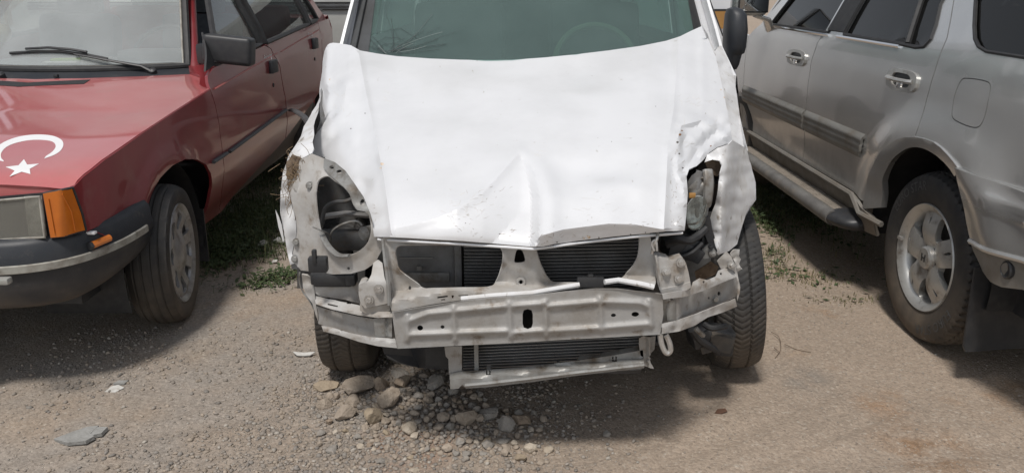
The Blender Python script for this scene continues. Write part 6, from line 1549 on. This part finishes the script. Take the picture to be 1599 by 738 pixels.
# cab interior
mb = MB(); mb.box((VC, 3.52, .93), (1.42, .50, .22), bev=.05); vd = mb.build('dashboard', M['cabin'], van)
c = wv(932, 66) + Vector((0, .42, -.05))
c = at(930, 92, 3.78)
mb = MB(); mb.tube([c + Vector((.185 * math.cos(a), .10 * math.sin(a), .165 * math.sin(a) - .02)) for a in [2 * math.pi * k / 36 for k in range(37)]], .015, 8); sw = mb.build('steering_wheel', pm('olive_rim', (.13, .14, .095), .6), van)
mb = MB(); mb.box(c + Vector((0, 0, -.07)), (.12, .06, .08), bev=.03); mb.tube([c + Vector((-.18, 0, -.05)), c + Vector((.18, 0, -.05))], .010, 6); mb.build('wheel_boss', M['cabin'], sw)
for s in (.36, -.36):
    mb = MB(); mb.box((VC + s, 4.42, .98), (.48, .13, .62), Matrix.Rotation(R(-12), 3, 'X'), bev=.05); mb.box((VC + s, 4.15, .70), (.50, .52, .16), bev=.05); st = mb.build('seat', M['cabin'], van)
    mb = MB(); mb.box((VC + s, 4.52, 1.40), (.28, .09, .18), bev=.04); mb.build('headrest', M['cabin'], st)
mb = MB(); mb.box((VC, 5.6, .95), (1.3, .14, .7), bev=.05); mb.build('rear_seat', M['cabin'], van)
# cracked corner of the windscreen: fine raised crack lines radiating from the impact
ic = (612, 84)
for i in range(30):
    a = R(rnd.uniform(180, 362)); ln = rnd.uniform(22, 105) * (1.0 if math.cos(a) > -.4 else .45)
    pts = [(ic[0] + rnd.uniform(-14, 14), ic[1] + rnd.uniform(-4, 2))]
    bend = rnd.uniform(-.5, .5)
    for k in range(1, 7):
        aa = a + bend * k / 6; pts.append((pts[-1][0] + math.cos(aa) * ln / 6, pts[-1][1] + math.sin(aa) * ln / 6 * .75))
    pts = [q for q in pts if q[0] > 572 and q[1] > -5]
    if len(pts) > 2:
        mb = MB(); mb.tube([wv(*q) + Vector((0, -.004, .002)) for q in pts], rnd.choice([.0004, .0006, .0008]), 4, False); mb.build('glass_crack', M['crackdark'] if i % 9 else M['crack'], wscr)
for r_ in (22, 36, 54):
    pts = [(ic[0] + r_ * math.cos(R(a)) * rnd.uniform(.92, 1.08), ic[1] + r_ * .7 * math.sin(R(a)) * rnd.uniform(.92, 1.08)) for a in range(200, 340, 14)]
    pts = [q for q in pts if q[0] > 574]
    mb = MB(); mb.tube([wv(*q) + Vector((0, -.004, .002)) for q in pts], .0006, 4, False); mb.build('glass_crack', M['crackdark'], wscr)
mb = MB()
for _ in range(60):
    u, v = rnd.gauss(612, 15), 84 - abs(rnd.gauss(0, 9)); p = wv(u, v) + Vector((0, -.004, .002)); s = rnd.uniform(.001, .0026)
    mb.add([p + Vector((rnd.uniform(-s, s), 0, rnd.uniform(-s, s))) for _ in range(3)], [(0, 1, 2)])
mb.build('crushed_glass', M['crack'], wscr, smooth=False, kind='stuff')
# mirror on the right
mP = at(1146, 58, 3.62)
mb = MB(); rows = []
for z, w, d, dx in [(.125, .02, .02, -.01), (.118, .060, .05, -.006), (.095, .082, .075, 0), (.03, .092, .085, .004), (-.04, .090, .08, .004), (-.066, .086, .07, .002), (-.072, .078, .062, -.004), (-.115, .072, .055, -.008), (-.135, .06, .045, -.01), (-.142, .03, .02, -.01)]:
    rows.append([mP + Vector((dx + w * .5 * 1.0 * math.copysign(abs(math.cos(a)) ** .7, math.cos(a)), d * math.copysign(abs(math.sin(a)) ** .8, math.sin(a)), z)) for a in [2 * math.pi * k / 24 for k in range(24)]])
mb.grid(rows, True); vm = mb.build('door_mirror', M['bumper_black'], van, angle=40)
mb = MB(); mb.box(mP + Vector((-.07, .05, -.10)), (.09, .06, .07), bev=.015); mb.build('mirror_arm', M['black'], vm)

# ------------------------------------------------------------------ vehicles behind
def back_panel(parent, x0, x1, z0, z1, y, name, mat, thick=.03):
    mb = MB(); mb.box(((x0 + x1) / 2, y, (z0 + z1) / 2), (x1 - x0, thick, z1 - z0), bev=.006); return mb.build(name, mat, parent)
bv = thing('parked_van', (-2.2, 8.3, 0), 'pale grey van parked crosswise behind the red car with dark side strips', 'van')
M_ = M['greywhite']
mb = MB(); rows = []
for z, d in [(.35, .06), (.5, .0), (.9, -.02), (1.1, 0), (1.34, .02), (1.9, .14), (1.98, .3)]: rows.append([Vector((x, 7.6 + d, z)) for x in (-4.6, -4.5, -3, -1.5, -.25, -.1)])
mb.grid(rows); mb.grid([[Vector((x, y, 1.98)) for x in (-4.6, -.1)] for y in (7.9, 9.2)]); mb.grid([[Vector((-.1, y, z)) for y in (7.62, 9.2)] for z in (.35, 1.98)]); mb.grid([[Vector((-4.6, y, z)) for y in (7.62, 9.2)] for z in (.35, 1.98)]); bo = mb.build('body', M_, bv)
for v0, v1, m, y in ((3.2, 5.2, 'rubber_clean', 7.60), (7.5, 11.5, 'grey_strip', 7.595), (13.5, 15.5, 'rubber_clean', 7.59)):
    za, zb = at(510, v0, y).z, at(510, v1, y).z; back_panel(bo, -4.4, -.3, zb, za, y, 'side_strip', M[m], .02)
back_panel(bo, -4.2, -.6, 1.42, 1.80, 7.66, 'side_window', M['darkglass'], .03)
for x in (-3.7, -.9): wheel(bv, (x, 7.75, .31), (0, -1, 0), .31, .19, .2, 'plain', 'plain')
bw = thing('white_minibus', (1.9, 8.6, 0), 'white vehicle far behind the wrecked van with one tall amber lamp showing', 'van')
lp = at(1127, 30, 7.6)
x0 = at(1100, 30, 7.6).x - 1.5; x1 = lp.x + .09
mb = MB(); mb.box(((x0 + x1) / 2, 8.62, 1.08), (x1 - x0, 2.0, 1.5), bev=.06); bb = mb.build('body', M['white'], bw)
tl = cpx([(1117, 17), (1135, 17), (1134.5, 27), (1133, 38), (1129, 45), (1124, 43), (1120, 33)], 3)
mb = MB(); mb.sheet(tl, [], lambda u, v: at(u, v, 7.60), 4, .03, (0, -1, 0)); tlo = mb.build('tail_lamp', M['tan'], bw)
mb = MB(); mb.sheet([(1116, 14.5), (1136, 14.5), (1136, 17.5), (1116, 17.5)], [], lambda u, v: at(u, v, 7.598), 4, .02, (0, -1, 0)); mb.build('lamp_trim', M['rubber_clean'], tlo)
for x in (x0 + .25, x1 - .25): wheel(bw, (x, 7.9, .31), (1, 0, 0), .31, .19, .2, 'plain', 'plain')
